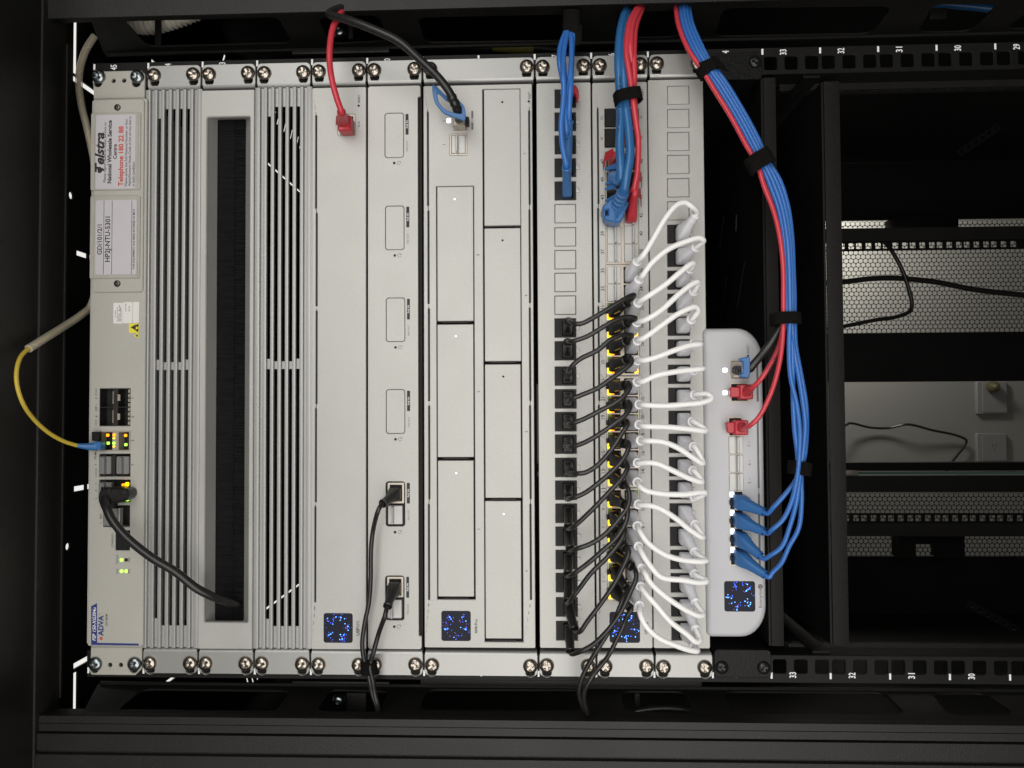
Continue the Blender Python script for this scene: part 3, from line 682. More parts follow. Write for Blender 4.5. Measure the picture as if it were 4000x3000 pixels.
# printing
e = fd + .06
t = [('8', 376, 1558, 1553), ('6', 376, 1629, 1623), ('SFP +', 376, 1605, 1578), ('7', 518, 1558, 1552), ('5', 518, 1631, 1625), ('3', 518, 1724, 1718), ('TRI-MODE', 373, 1797, 1745), ('4', 374, 1818, 1813), ('3', 517, 1818, 1813), ('A', 374, 1893, 1887), ('2', 374, 1920, 1915), ('L', 374, 1949, 1944), ('1', 517, 1920, 1916), ('MGT', 394, 2026, 2006), ('L', 393, 2044, 2040), ('CONSOLE 1', 439, 2137, 2083), ('STATUS', 458, 2202, 2168), ('PWR', 458, 2240, 2221), ('PS2', 504, 2194, 2178), ('PS1', 504, 2239, 2224), ('OS-VB-M', 416, 2445, 2400)]
tm = join(*[text_mb(s, x, a, b, e, .4) for s, x, a, b in t])
for y0, y1 in ((1517, 1546), (1639, 1664), (1828, 1862), (1683, 1690)): tm.box(*rect(374, y0, 376, y1, e), e - .05, e)
A.part('lettering', tm, INK)
bl = [at(*p, e) for p in ((356, 2368), (379, 2356), (379, 2511), (542, 2514), (542, 2522), (356, 2519))]
A.part('name_strip', MB().prism([(p.x, p.y) for p in bl], e - .1, e), BLUEINK)
A.part('lettering', text_mb('FSP 150-XG304u', 368, 2503, 2372, e + .06, .6, .22), WHITEINK)
A.part('lettering', join(text_mb('ADVA', 394, 2484, 2404, e, 2.4), text_mb('TM', 388, 2402, 2396, e)), BLUEINK)
c = at(395, 2494, e); A.part('emblem', MB().prism(circ(c.x, c.y, 1.35, 6), e - .05, e), REDINK)
# ================================================================ vent panels with louvres
def vent(k, label, seed):
    T = Thing('vent_panel', label, 'vent panel', (U(k + .5), 0, 0), 'slotted silver vent panels')
    ears(T, k, k + 1, inner=221.5)
    uc = U(k + .5) + .4; p = 5.86; h = 221.2; d1 = 1.6; db = -1.3
    ops = []
    for i in range(-2, 3):
        a = 206.5 - (7.5 if i == -2 else 0)
        ops.append(rr(uc + i * p - 1.8, uc + i * p + 1.8, 3 + (2 if abs(i) == 2 else 0), a, .6, 2)); ops.append(rr(uc + i * p - 1.8, uc + i * p + 1.8, -a + (2 if i != -2 else 0), -3, .6, 2))
    T.part('back_sheet', plate(rr(U(k) + .8, U(k + 1) - .8, -h, h), ops, db - 0.8, db, 0), SLAT)
    for i in range(-4, 4):
        c = uc + (i + .5) * p; wd = 1.36
        if i in (-4, 3): wd = 1.7; 
        T.part('slat', MB().box(c - wd, c + wd, -h, h, db, d1), SLAT, bevel=.35)
    T.part('edge_rail', MB().box(U(k) + .7, uc - 4 * p + .55, -h, h, -12, d1 - .5), SLAT, bevel=.35)
    T.part('edge_rail', MB().box(uc + 3.5 * p + 2.5, U(k + 1) - 1.7, -h, h, -12, d1 - .5), SLAT, bevel=.35)
vent(1, 'slotted silver vent panel directly under the top access unit', 1)
vent(3, 'slotted silver vent panel between the brush panel and the panel with the red lead', 2)
# ================================================================ brush panel
B = Thing('brush_panel', 'silver panel with a long black brush opening', 'brush panel', (U(2.5), 0, 0))
ears(B, 2, 3, inner=221.8)
fo = rect(788, 351, 996, 2536, 2.0); op = rect(802, 455, 974, 2432, 2.0); inn = rect(845, 467, 957, 2424, -12)
B.part('faceplate', plate(rr(U(2) + .6, U(3) - .6, fo[2], fo[3], .8), [rr(*op, 1.2)], 0, 2.0, .5), SILVER)
n4 = lambda q, d: [(x, y, d) for x, y in rr(*q, 1.2)]
fr = B.part('opening_frame', MB().loft([n4(op, 1.2), n4(inn, -12)], False), SILVER)
B.part('opening_frame', MB().loft([n4((op[0] - .7, op[1] + .7, op[2] - .7, op[3] + .7), 1.3), n4(op, 2.15), n4((op[0] + .5, op[1] - .5, op[2] + .5, op[3] - .5), 1.2)], False), SILVER, fr)
um = at(905, 1400, -12).x
B.part('brush_backing', MB().box(inn[0] - 2, um + 1, inn[2] - 3, inn[3] + 3, -15, -13.2), BRIST)
rb = random.Random(5)
for a, b, d0, nm in ((inn[0] - 2, um + 1.5, -13, 1), (um - 1.0, inn[1] + 3, -14.5, 2)):
    mb = MB(); w = inn[2] - 2
    while w < inn[3] + 2:
        s = rb.uniform(.35, .8); k = rb.gauss(0, .8 if nm == 2 else .2); z = d0 + rb.uniform(0, .9 if nm == 2 else .15)
        mb.add([(a, w, z), (a, w + s, z), (b, w + s + k, z + rb.uniform(-.4, .6)), (b, w + k, z)], [(0, 1, 2, 3)])
        w += s * .72
    B.part('bristle_row', mb, BRIST, kind='stuff')
B.part('brush_backing', MB().box(um - 2, inn[1] + 4, inn[2] - 3, inn[3] + 3, -18, -15.4), BRIST)
# ================================================================ power system panel with display
R = Thing('power_unit', 'silver unit with a blue speckled display and one red lead in its port', 'network unit', (U(4.5), 0, 0))
ears(R, 4, 5, inner=222)
fd = 2.0
fo = rect(1217, 341, 1430, 2537, fd)
sl = [rect(1231.5, a, 1237.5, b, fd) for a, b in ((450, 815), (831, 1197), (1213, 1579), (1594, 1963), (1978, 2353))]
def vslots(T, xs, segs, d=2.0):
    o = [rr(*rect(xs(a, b) - 3, a, xs(a, b) + 3, b, d), .62, 2) for a, b in segs]
    for L in o:      # dark strip under the face paints the shade inside each slot
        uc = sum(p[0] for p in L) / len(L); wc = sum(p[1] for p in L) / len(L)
        T.part('slot_shade', MB().prism([(uc + (x - uc) * .97, wc + (y - wc) * .9995) for x, y in L], d - 1.2, d - .25), HOLE)
    return o
rp = rect(1320, 447, 1387, 529, fd)
R.part('faceplate', plate(rr(fo[0], fo[1], fo[2], fo[3], 1.2), vslots(R, lambda a, b: 1234 + 3 * math.sin(math.pi * (a / 1200 - .3)), ((450, 815), (831, 1197), (1213, 1579), (1594, 1963), (1978, 2353))) + [rr(*rp, .6)], 0, fd, .4), SILVER)
R.part('chassis', MB().box(fo[0] + .4, fo[1] - .4, fo[2] + .4, fo[3] - .4, -200, -9.5), HOLE)
port(R, rp[0] + .1, rp[1] - .1, rp[2] + .1, rp[3] - .1, fd - .2, 8.5, 1.4)
led(R, 1333, 516, fd - .5, 2.2, 2.8, LEDD); pin_hole(R, 1401, 413, fd, .95)
e = fd + .06
R.part('lettering', join(text_mb('RESET', 1402, 401, 371, e, .5), text_mb('<··>', 1402, 496, 474, e, 1.2), text_mb('USP', 1398, 2482, 2452, e, 1.2)), INK)
R.part('lettering', text_mb('RPS', 1398, 2450, 2425, e), GREYINK)
display(R, 1264, 2395, 1378, 2511, fd, 3)
# ================================================================ surge panel
G = Thing('surge_panel', 'silver panel with six rounded port windows, two of them open with black leads', 'port panel', (U(5.5), 0, 0))
ears(G, 5, 6, inner=222)
fo = rect(1437, 335, 1645, 2536, fd); un = at(1634, 1400, fd).x; wa = at(1640, 378, fd).y; wb = at(1640, 2484, fd).y
ol = roundpoly([(fo[0], fo[2]), (fo[1], fo[2]), (fo[1], wb), (un, wb - .2), (un, wa + .2), (fo[1], wa), (fo[1], fo[3]), (fo[0], fo[3])], 2.2)
pw = [(1503, 441, 1577, 616), (1505, 804, 1579, 976), (1508, 1163, 1582, 1335), (1508, 1521, 1582, 1694), (1507, 1881, 1582, 2056), (1505, 2249, 1579, 2423)]
ws = [rect(*q, fd) for q in pw]
G.part('faceplate', plate(ol, [rr(*q, 2.2) for q in ws], 0, fd, .3), SILVER)
G.part('chassis', MB().box(fo[0] + .4, fo[1] + .6, fo[2] + .6, fo[3] - .6, -120, -.6), BLACK)
bars = [(1584, 445, 1596, 526), (1587, 807, 1599, 888), (1590, 1167, 1601, 1248), (1590, 1526, 1602, 1606), (1589, 1886, 1601, 1967), (1587, 2253, 1598, 2335)]
outs = [(1590, 590, 549), (1593, 951, 911), (1596, 1311, 1271), (1597, 1668, 1629), (1596, 2032, 1991), (1593, 2400, 2359)]
pins = [(1540, 637), (1542, 998), (1545, 1357), (1545, 1716), (1543, 2079), (1540, 2448)]
for i in range(6):
    q = ws[i]
    if i < 4: G.part('blank_cover', MB().rbox(q[0] + .28, q[1] - .28, q[2] + .28, q[3] - .28, -.5, fd - .15, 2.0, .3), SILVER)
    else:
        wm = (q[2] + q[3]) / 2
        G.part('port_cavity', MB().box(q[0], q[1], q[2], q[3], -.55, -.3), HOLE)
        port(G, q[0] + 1.4, q[1] - .8, wm + .4, q[3] - 1, fd - .6, 7, 1.5)
        x0, y0, x1, y1 = pw[i]
        cover(G, x0 + 9, (y0 + y1) / 2 + 6, x1 - 9, y1 - 8, fd + .2, x0 + 28)
    b = G.part('port_tag', MB().rbox(*rect(*bars[i], fd), fd, fd + .1, .5, .05, 2), INK)
    x0, y0, x1, y1 = bars[i]
    G.part('lettering', text_mb('PoE IN', (x0 + x1) / 2, (y0 + y1) / 2 + 15, (y0 + y1) / 2 - 15, fd + .17, .5), WHITEINK, b)
    pin_hole(G, *pins[i], fd, 1.05)
for (x, a, b), (px, py) in zip(outs, pins):
    G.part('lettering', text_mb('PoE OUT', x, a, b, e), GREYINK); G.part('reset_symbol', loop_icon(px + 18, py - .5, e), GREYINK)
# ================================================================ recorder
V = Thing('video_recorder', 'double-height silver recorder with seven drive doors and a blue speckled display', 'recorder', (U(7), 0, 0))
ears(V, 6, 8, inner=222.3)
fo = rect(1656, 331, 2085, 2531, fd)
bays = [(1708, 729, 1849, 1254), (1709, 1267, 1850, 1786), (1711, 1799, 1851, 2331), (1891, 349, 2032, 881), (1893, 891, 2034, 1411), (1895, 1423, 2035, 1945), (1896, 1957, 2036, 2495)]
s1 = [rect(1706, 727, 1854, 2342, fd), rect(1889, 347, 2038, 2508, fd)]
sp = rect(1757, 522, 1824, 606, fd); sf = rect(1771, 457, 1824, 509, fd)
hs = [rr(*q) for q in s1] + [rr(*sp, .5), rr(*sf, .3)]
hs += vslots(V, lambda a, b: 1671.5 + 6 * math.sin(min(1.57, (a - 436) / 1000)) - max(0, (a - 1500) / 250), ((436, 805), (822, 1188), (1205, 1568), (1585, 1952), (1969, 2344)))
hs += vslots(V, lambda a, b: 2068 + (a - 430) / 300, ((431, 800), (818, 1185), (1201, 1566), (1583, 1950), (1968, 2344)))
V.part('faceplate', plate(rr(*fo, 1.2), hs, 0, fd, .4), SILVER)
V.part('chassis', MB().box(fo[0] + .4, fo[1] - .4, fo[2] + .4, fo[3] - .4, -400, -9.5), HOLE)
leds = {0: (1776, 778), 1: (1781, 1313), 2: (1782, 1848), 6: (1968, 2008)}; pinb = {3: (1962, 399), 4: (1963, 939), 5: (1966, 1471)}
for i, b in enumerate(bays):
    q = rect(*b, fd)
    bd = V.part('drive_door', MB().rbox(q[0], q[1], q[2], q[3], -6, fd - .05, .5, .35), SILVER)
    x0, y0, x1, y1 = b
    V.part('door_latch', MB().box(*rect(x0 + 22, y1 + 3, x1 - 20, y1 + 6.5, fd - 2), fd - 6, fd - 1.5), FRAME, bd)
    if i in leds:
        c = at(*leds[i], fd); V.part('indicator_light', MB().prism(circ(c.x, c.y, .62, 12), fd - .3, fd + .06), LEDW, bd)
    else:
        c = at(*pinb[i], fd); V.part('pin_hole', MB().prism(circ(c.x, c.y, .85, 12), fd - .3, fd + .06), HOLE, bd)
port(V, sp[0] + .1, sp[1] - .1, sp[2] + .1, sp[3] - .1, fd - .2, 8.5, 1.0); cover(V, 1764, 529, 1818, 600, fd + .2, 1786)
port(V, sf[0] + .1, sf[1] - .1, sf[2] + .1, sf[3] - .1, fd - .1, 8.5, .5)
led(V, 1753, 471, fd, 3.4, 3.8, LEDW); pin_hole(V, 2065, 396, fd, .9)
V.part('lettering', join(text_mb('2', 1734, 476, 470, e), text_mb('1', 1735, 567, 563, e), text_mb('RESET', 2067, 387, 357, e), *[text_mb(s, x, y + 3, y - 3, e, .3) for s, x, y in (('3', 1867, 996), ('2', 1869, 1530), ('1', 1870, 2067), ('7', 2050, 600), ('6', 2054, 1154), ('5', 2056, 1686), ('4', 2057, 2231))]), INK)
V.part('lettering', join(text_mb('NVR', 1860, 2473, 2445, e, 1.4), text_mb('Pro', 1860, 2442, 2419, e, .2)), INK)
tg = V.part('port_tag', MB().rbox(*rect(1841, 433, 1849, 507, fd), fd, fd + .1, .4, .05, 2), GREYINK); V.part('lettering', text_mb('10G', 1845, 478, 462, fd + .16), STICK, tg)
display(V, 1724, 2386, 1839, 2504, fd, 11)
# ================================================================ patch panels
JK_PLATE = JK_TXT = None
def patch(k, label, ys, xl, blanks, fx, fy):
    T = Thing('patch_bay', label, 'patch bay', (U(k + .5), 0, 0), 'silver keystone patch bays')
    ears(T, k, k + 1, inner=222.4)
    fo = rect(fx[0], fy[0], fx[1], fy[1], fd)
    qs = []
    for y in ys:
        x0, x1 = xl(y); qs.append(rect(x0, y, x1, y + 74, fd))
    wu = sum(q[1] - q[0] for q in qs) / len(qs); ww = sum(q[3] - q[2] for q in qs) / len(qs)
    qs = [((q[0] + q[1] - wu) / 2, (q[0] + q[1] + wu) / 2, (q[2] + q[3] - ww) / 2, (q[2] + q[3] + ww) / 2) for q in qs]
    T.part('faceplate', plate(rr(*fo, 1.2), [rr(*q, .3, 2) for q in qs], 0, fd, .35), SILVER)
    T.part('backing_tray', MB().box(fo[0] + .4, fo[1] - .4, fo[2] + 1, fo[3] - 1, -80, -12), HOLE)
    blank = shared(MB().rbox(-wu / 2 + .3, wu / 2 - .3, -ww / 2 + .3, ww / 2 - .3, -2, -.35, .4, .25), 'blank_insert', SILVER)
    hu = (0.4, wu / 2 - 1.7)
    jb = plate(rr(-wu / 2 + .15, wu / 2 - .15, -ww / 2 + .15, ww / 2 - .15), [rr(-wu / 2 + 5.6, wu / 2 - 2.2, -ww / 2 + 1.5, ww / 2 - 1.5)], -6, -.35)
    jack = shared(jb, 'keystone_jack', JACK)
    cav = shared(MB().box(-wu / 2 + 5.5, wu / 2 - 2.1, -ww / 2 + 1.4, ww / 2 - 1.4, -12, -8), 'jack_socket', HOLE)
    tx = bpy.data.curves.new('t', 'FONT'); tx.body = 'CAT 6'; tx.extrude = .06; tx.offset = .012; v, f = curve_mesh(tx)
    xs = [p[0] for p in v]; kx = (ww - 5) / (max(xs) - min(xs)); ysx = [p[1] for p in v]
    cat = shared(MB().add([(-wu / 2 + 2.9 - (y - (max(ysx) + min(ysx)) / 2) * kx, (x - (max(xs) + min(xs)) / 2) * kx, -.35 + z * kx) for x, y, z in v], f), 'embossed_lettering', JACK)
    tab = shared(MB().box(wu / 2 + .1, wu / 2 + 2.6, -1.7, 1.7, -1, 1.4), 'release_tab', COVER, bevel=.3)
    out = []
    for i, q in enumerate(qs):
        c = ((q[0] + q[1]) / 2, (q[2] + q[3]) / 2, fd)
        if i in blanks: T.inst('blank_insert', blank, c)
        else:
            j = T.inst('keystone_jack', jack, c)
            for nm, me in (('jack_socket', cav), ('embossed_lettering', cat), ('release_tab', tab)):
                o = bpy.data.objects.new(nm, me); COL.objects.link(o); o.parent = j
        out.append((c[0] + 2.0, c[1]))
    return T, out
Y37 = [348, 438, 528, 618, 708, 797, 888, 977, 1066, 1155, 1244, 1333, 1432, 1521, 1610, 1698, 1789, 1878, 1968, 2058, 2149, 2239, 2334, 2427]
Y35 = [334, 425, 515, 605, 696, 786, 877, 968, 1057, 1147, 1237, 1326, 1425, 1515, 1605, 1695, 1786, 1876, 1967, 2058, 2149, 2240, 2334, 2427]
P37, J37 = patch(8, 'silver patch panel beside the recorder, feeding the black patch leads', Y37, lambda y: (2167 + 6 * max(0, (y - 1200) / 1230) ** 1.5, 2249.5 + 7 * max(0, (y - 1200) / 1230)), range(5, 10), (2102, 2316), (323, 2532))
P35, J35 = patch(10, 'silver patch panel beside the black shelf, feeding the white patch leads', Y35, lambda y: (2607 + 17 * max(0, (y - 900) / 1530) ** 1.6, 2692.5 + 17 * max(0, (y - 900) / 1530) ** 1.4), range(0, 6), (2542, 2760), (310, 2533))
# ================================================================ switch
N = Thing('network_switch', 'silver 48 port switch between the two patch panels, crowded with leads and amber lights', 'network switch', (U(9.5), 0, 0))
ears(N, 9, 10, inner=222.4)
fo = rect(2322, 321, 2538, 2532, fd)
def xd(y): return 12 * max(0, (y - 800) / 1550) ** 1.2     # drift of the column towards the lower end
BL = [(592, 1031), (1035, 1466), (1470, 1903), (1907, 2347)]
bw = [rect(2366 + xd((a + b) / 2) * .6, a, 2494 + xd((a + b) / 2) * .6, b, fd) for a, b in BL]
sfp = [(2362, 424, 2412, 497), (2362, 502, 2413, 576), (2440, 424, 2495, 497), (2440, 502, 2495, 576)]
hs = [rr(*q, .3, 2) for q in bw] + [rr(*rect(*q, fd), .5) for q in sfp]
hs += vslots(N, lambda a, b: 2336.5 + (a - 424) / 260, ((424, 797), (812, 1183), (1197, 1566), (1581, 1952), (1968, 2349)))
N.part('faceplate', plate(rr(*fo, 1.2), hs, 0, fd, .35), SILVER)
N.part('chassis', MB().box(fo[0] + .4, fo[1] - .4, fo[2] + .4, fo[3] - .4, -300, -10), HOLE)
for q in sfp:
    r = rect(*q, fd); c = N.part('dust_cap', MB().rbox(r[0] + .3, r[1] - .3, r[2] + .3, r[3] - .3, -3, fd + .4, .8, .3), JACK)
    m = ((r[0] + r[1]) / 2, (r[2] + r[3]) / 2)
    N.part('cap_emblem', plate(rr(m[0] - 2.4, m[0] + 2.4, m[1] - 1.8, m[1] + 1.8, 1.6), [rr(m[0] - 1.4, m[0] + 1.4, m[1] - .8, m[1] + .8, .7)], fd + .3, fd + .6), HOLE, c)
ROWS = []     # (left, right) centres of each port pair from port 47/48 down to 1/2
PORTS = []
occupiedL = list(range(8, 24)); occupiedR = list(range(6, 24))
covL = (4, 5, 6, 7); covR = (3, 4, 5)
for bi, q in enumerate(bw):
    ph = (q[3] - q[2] - 2.0) / 6; hw = (q[1] - q[0]) / 2
    cols = []
    cells = []
    for r in range(6):
        wt = q[3] - 1.0 - r * ph
        cells.append((wt - ph + .5, wt - .5))
    holes = []
    for a, b in cells: holes += [rr(q[0] + .9, q[0] + 10.9, a, b), rr(q[1] - 11.4, q[1] - .9, a, b)]
    blk = N.part('port_block', plate(rr(q[0] + .1, q[1] - .1, q[2] + .1, q[3] - .1), holes, fd - 9, fd - .2), SHIELD)
    N.part('port_cavity', MB().box(q[0] + .2, q[1] - .2, q[2] + .2, q[3] - .2, fd - 10.2, fd - 9), HOLE, blk)
    for r, (a, b) in enumerate(cells):
        i = bi * 6 + r; L = (q[0] + 5.9, (a + b) / 2); Rr = (q[1] - 6.1, (a + b) / 2); ROWS.append((L, Rr))
        for side, x0, cv in ((0, q[0] + .9, covL), (1, q[1] - 11.4, covR)):
            x1 = x0 + 10.3
            if i in cv:
                cb = N.part('port_cover', MB().rbox(x0 + .1, x1 + .6, a - .25, b + .25, -2, fd + .6, .9, .4), COVER, blk)
                g = x0 + (6.2 if side == 0 else 6.9)
                N.part('cover_grip', MB().rbox(g - .85, g + .85, a + .1, b - .1, fd + .5, fd + 4.6, .5, .5), COVER, cb if False else blk)
            else:
                on = (i in occupiedL) if side == 0 else (i in (8, 11, 12))
                e0, e1 = (x0 - .1, x0 + 3.0) if side == 0 else (x1 - 2.6, x1 + .3)
                mm = LEDA if on else (LEDD if side == 0 or i in (14, 18) else None)
                if side == 0 and i >= 8:
                    N.part('indicator_light', MB().rbox(e0, e1 + .2, a, a + 4.4, fd - 2, fd + .5, .5, .2, 2), LEDA, blk)
                    N.part('indicator_light', MB().rbox(e0 + .2, e1 + .2, b - 3.6, b, fd - 2, fd - .1, .5, .2, 2), LEDD, blk)
                    if i not in (15, 19): N.part('indicator_light', MB().box(x0 + 3.7, x0 + 5.2, a + .2, a + 3.6, fd - 4, fd - .6), LEDO, blk)
                elif side == 1 and i in (9, 11): N.part('indicator_light', MB().rbox(e0, e1, a, a + 3.6, fd - 2, fd - .1, .5, .2, 2), LEDA, blk)
                elif side == 1 and i in (14, 18): N.part('indicator_light', MB().rbox(e0, e1, b - 3.6, b, fd - 2, fd - .1, .5, .2, 2), LEDD, blk)
nt = []
def bolt_icon(px, py, d):
    c = at(px, py, d); o = MB()
    return o.add([(c.x + 1.1, c.y - .9, d), (c.x - .1, c.y - .1, d), (c.x - .1, c.y - .5, d), (c.x - 1.1, c.y + .9, d), (c.x + .1, c.y + .1, d), (c.x + .1, c.y + .5, d)], [(0, 1, 2), (3, 4, 5), (2, 1, 4), (1, 2, 5)])
for i, (L, Rr) in enumerate(ROWS):
    yl = 629 + 70.5 * i + (4 if i > 5 else 0) + (3 if i > 11 else 0) + (4 if i > 17 else 0)
    po = 47 - 2 * i
    if i < 8:
        nt.append(text_mb(str(po), 2353 + xd(yl) * .5, yl + 10, yl - 8, e, .2)); nt.append(text_mb(str(po + 1), 2504 + xd(yl) * .6, yl + 10, yl - 8, e, .2))
    else:
        w1 = 14 if po > 9 else 8
        nt.append(text_mb(str(po), 2353 + xd(yl) * .5, yl + 14, yl + 14 - w1 - 2, e, .2)); nt.append(bolt_icon(2353 + xd(yl) * .5, yl - 8, e)); nt.append(text_mb('+', 2348 + xd(yl) * .5, yl - 15, yl - 20, e))
        nt.append(text_mb(str(po + 1), 2507 + xd(yl) * .6, yl + 14, yl + 14 - (16 if po + 1 > 9 else 9), e, .2)); nt.append(bolt_icon(2507 + xd(yl) * .6, yl - 8, e)); nt.append(text_mb('+', 2502 + xd(yl) * .6, yl - 15, yl - 20, e))
nt += [text_mb('51', 2351, 467, 456, e), text_mb('49', 2351, 547, 535, e), text_mb('52', 2503, 463, 451, e), text_mb('50', 2504, 543, 531, e), text_mb('RESET', 2509, 377, 347, e)]
N.part('lettering', join(*nt), INK)
N.part('lettering', text_mb('USW', 2523, 2477, 2445, e, 1.0), INK)
c = at(2524, 2437, fd); N.part('emblem', MB().prism(circ(c.x, c.y, 1.7, 16), fd, fd + .06), INK)
pin_hole(N, 2508, 388, fd, .95)
display(N, 2381, 2390, 2500, 2511, fd, 23)
# ================================================================ white appliance on the shelf
Wt = Thing('gateway_appliance', 'white rounded gateway appliance lying on the black shelf', 'network unit', (at(2990, 1880, 3).x, 0, 0))
gd = 6.0
g0, g1, gw0, gw1 = rect(2755, 1281, 2989, 2492, gd)
def gout(inset, rs, rb):
    a, b, c_, d_ = g0 + inset, g1 - inset, gw0 + inset, gw1 - inset
    P = [];
    for cx, cy, r, a0 in ((b - rb, c_ + rb * 1.25, rb, -90), (b - rb, d_ - rb * 1.25, rb, 0), (a + rs, d_ - rs, rs, 90), (a + rs, c_ + rs, rs, 180)):
        for i in range(9):
            t = math.radians(a0 + 90 * i / 8); P.append((cx + r * math.cos(t), cy + r * math.sin(t) * (1.25 if r == rb else 1)))
    return P
gp = [(2853, 1406, 2926, 1483), (2853, 1495, 2926, 1570), (2848, 1628, 2905, 2211)]
gq = [rect(*q, gd) for q in gp]
Wt.part('housing', MB().loft([[(x, y, z) for x, y in gout(i, 4, 19)] for i, z in ((0, -170), (0, gd - 4.2), (.35, gd - 2.4), (1.1, gd - 1.1), (2.2, gd - .35), (3.4, gd - .05))], False).prism(gout(1.2, 4, 19), gd - 2.62, gd - 2.6), GWHITE)
Wt.part('front_cover', plate(gout(3.3, 4, 19), [rr(*q, .5) for q in gq], gd - 2.55, gd, 0), GWHITE)
for q in gq[:2]: port(Wt, q[0] + .05, q[1] - .05, q[2] + .05, q[3] - .05, gd - .3, 2.2, .8)
q = gq[2]; ph = (q[3] - q[2] - 1.2) / 8; hol = []; GP = []
for r in range(8):
    b = q[3] - .6 - r * ph; hol.append(rr(q[0] + .8, q[1] - .8, b - ph + .4, b - .4)); GP.append(((q[0] + q[1]) / 2, b - ph / 2))
blk = Wt.part('port_block', plate(rr(q[0] + .05, q[1] - .05, q[2] + .05, q[3] - .05), hol, gd - 2.5, gd - .2), SHIELD)
Wt.part('port_cavity', MB().box(q[0] + .1, q[1] - .1, q[2] + .1, q[3] - .1, gd - 2.58, gd - 2.5), HOLE, blk)
for r in (1, 2, 3):
    x, w = GP[r]; Wt.part('port_cover', MB().rbox(x - 5.4, x + 5.4, w - ph / 2 + .3, w + ph / 2 - .3, gd - 2, gd + .8, .9, .4), COVER, blk)
    Wt.part('cover_grip', MB().rbox(x - .1, x + 1.7, w - ph / 2 + .6, w + ph / 2 - .6, gd + .7, gd + 4.6, .5, .5), COVER, blk)
for r in (4, 5, 6, 7): x, w = GP[r]; Wt.part('indicator_light', MB().rbox(x - 4.9, x - 1.6, w + ph / 2 - 4.6, w + ph / 2 - .6, gd - 1, gd + .1, .5, .2, 2), LEDW, blk)
for x, y in ((2832, 1446), (2832, 1534)): led(Wt, x, y, gd, 3.6, 3.4, LEDW)
ge = gd + .06
pin_hole(Wt, 2922, 1389, gd, .75)
Wt.part('lettering', join(text_mb('RESET', 2922, 1380, 1347, ge), text_mb('Enterprise', 2972, 2374, 2301, ge, .3), text_mb('8', 2927, 1676, 1669, ge), *[text_mb(str(8 - r), 2926 + r * .7, 1745 + 72 * (r - 1), 1738 + 72 * (r - 1), ge) for r in range(1, 8)], *[bolt_icon(2927 + r * .7, 1728 + 72 * (r - 1), ge) for r in range(1, 8)]), GREYINK)
c = at(2970, 2291, gd); Wt.part('emblem', MB().prism(circ(c.x, c.y, 1.8, 16), gd, gd + .06), GREYINK); bi = bolt_icon(2970, 2291, gd + .1); Wt.part('emblem', bi, STICK)
for q, s, yy in (((2955, 1425, 2963, 1569), '10G', 1497), ((2960, 1640, 2968, 2212), '2.5G', 1918)):
    tg = Wt.part('port_tag', MB().rbox(*rect(*q, gd), gd, gd + .1, .4, .05, 2), GREYINK); Wt.part('lettering', text_mb(s, (q[0] + q[2]) / 2, yy + 10, yy - 10, gd + .16), STICK, tg)
display(Wt, 2829, 2270, 2950, 2389, gd, 31)
# ================================================================ leads
def sup(a, b, p, n=20):
    o = []
    for i in range(n):
        t = 2 * math.pi * (i + .5) / n; c, s = math.cos(t), math.sin(t)
        o.append((a * math.copysign(abs(c) ** (2 / p), c), b * math.copysign(abs(s) ** (2 / p), s)))
    return o
def plug_mb(u, w, d0, mouth, a=4.2, b=5.6, r=3.0, body=8.0, rim=True):
    """moulded boot: square body in the jack, tapering to a round collar at the mouth"""
    mouth = Vector(mouth); p0 = Vector((u, w, d0 - 2)); p1 = Vector((u, w, d0 + body)); ax = (mouth - p1).normalized()
    seq = [(p0, 0, a, b, 7), (p0.lerp(p1, .85), 0, a, b, 7), (p1 + ax * .6, .25, a * .93, b * .95, 6)]
    L = (mouth - p1).length
    if not rim: seq += [(p1 + ax * min(2.5, L * .15), .5, a * .9, b * .92, 5)]
    seq += [(p1 + ax * L * .3, .8, a * .55 + r * .42, b * .5 + r * .42, 3.2), (p1 + ax * L * .55, 1, r * 1.06, r * 1.1, 2.2), (mouth - ax * 2.6, 1, r * .98, r * .98, 2)]
    if rim: seq += [(mouth - ax * 2.4, 1, r * 1.12, r * 1.12, 2), (mouth - ax * .5, 1, r * 1.12, r * 1.12, 2)]
    seq += [(mouth, 1, r * .95, r * .95, 2), (mouth - ax * .1, 1, r * .72, r * .72, 2), (mouth - ax * 1.3, 1, r * .62, r * .62, 2)]
    rings = []
    for c, k, x, y, p in seq:
        n = (Vector((0, 0, 1)) * (1 - k) + ax * k).normalized()
        X = (Vector((1, 0, 0)) - n * n.x).normalized(); Y = n.cross(X)
        rings.append([c + X * i + Y * j for i, j in sup(x, y, p)])
    return MB().loft(rings), ax
def latch_mb(u, w, d0, side):
    return MB().box(u + side * 4.1 - .7, u + side * 4.1 + 2.2 * side, w - 1.2, w + 1.2, d0 - 1, d0 + 3.0).box(u + side * 5.2 - 0.9, u + side * 5.2 + .9, w - 1.9, w + 1.9, d0 + .5, d0 + 1.6)
def jacket_text(T, s, pts, r, h, m=INK):
    cu = bpy.data.curves.new('t', 'FONT'); cu.body = s; cu.offset = .012; v, f = curve_mesh(cu); mx = max(p[0] for p in v)
    pth = smooth_path(pts, 10); n = len(pth) - 1; o = []
    for p in v:
        q = min(max(p[0] / mx, 0), .9999) * n; k = int(q); c = pth[k].lerp(pth[k + 1], q - k); t = (pth[k + 1] - pth[k]); t.z = 0; t.normalize()
        y = (p[1] - .35) * h; o.append((c.x - t.y * y, c.y + t.x * y, c.z + math.sqrt(max(.01, r * r - y * y)) + .06))
    T.part('lettering', MB().add(o, f), m)
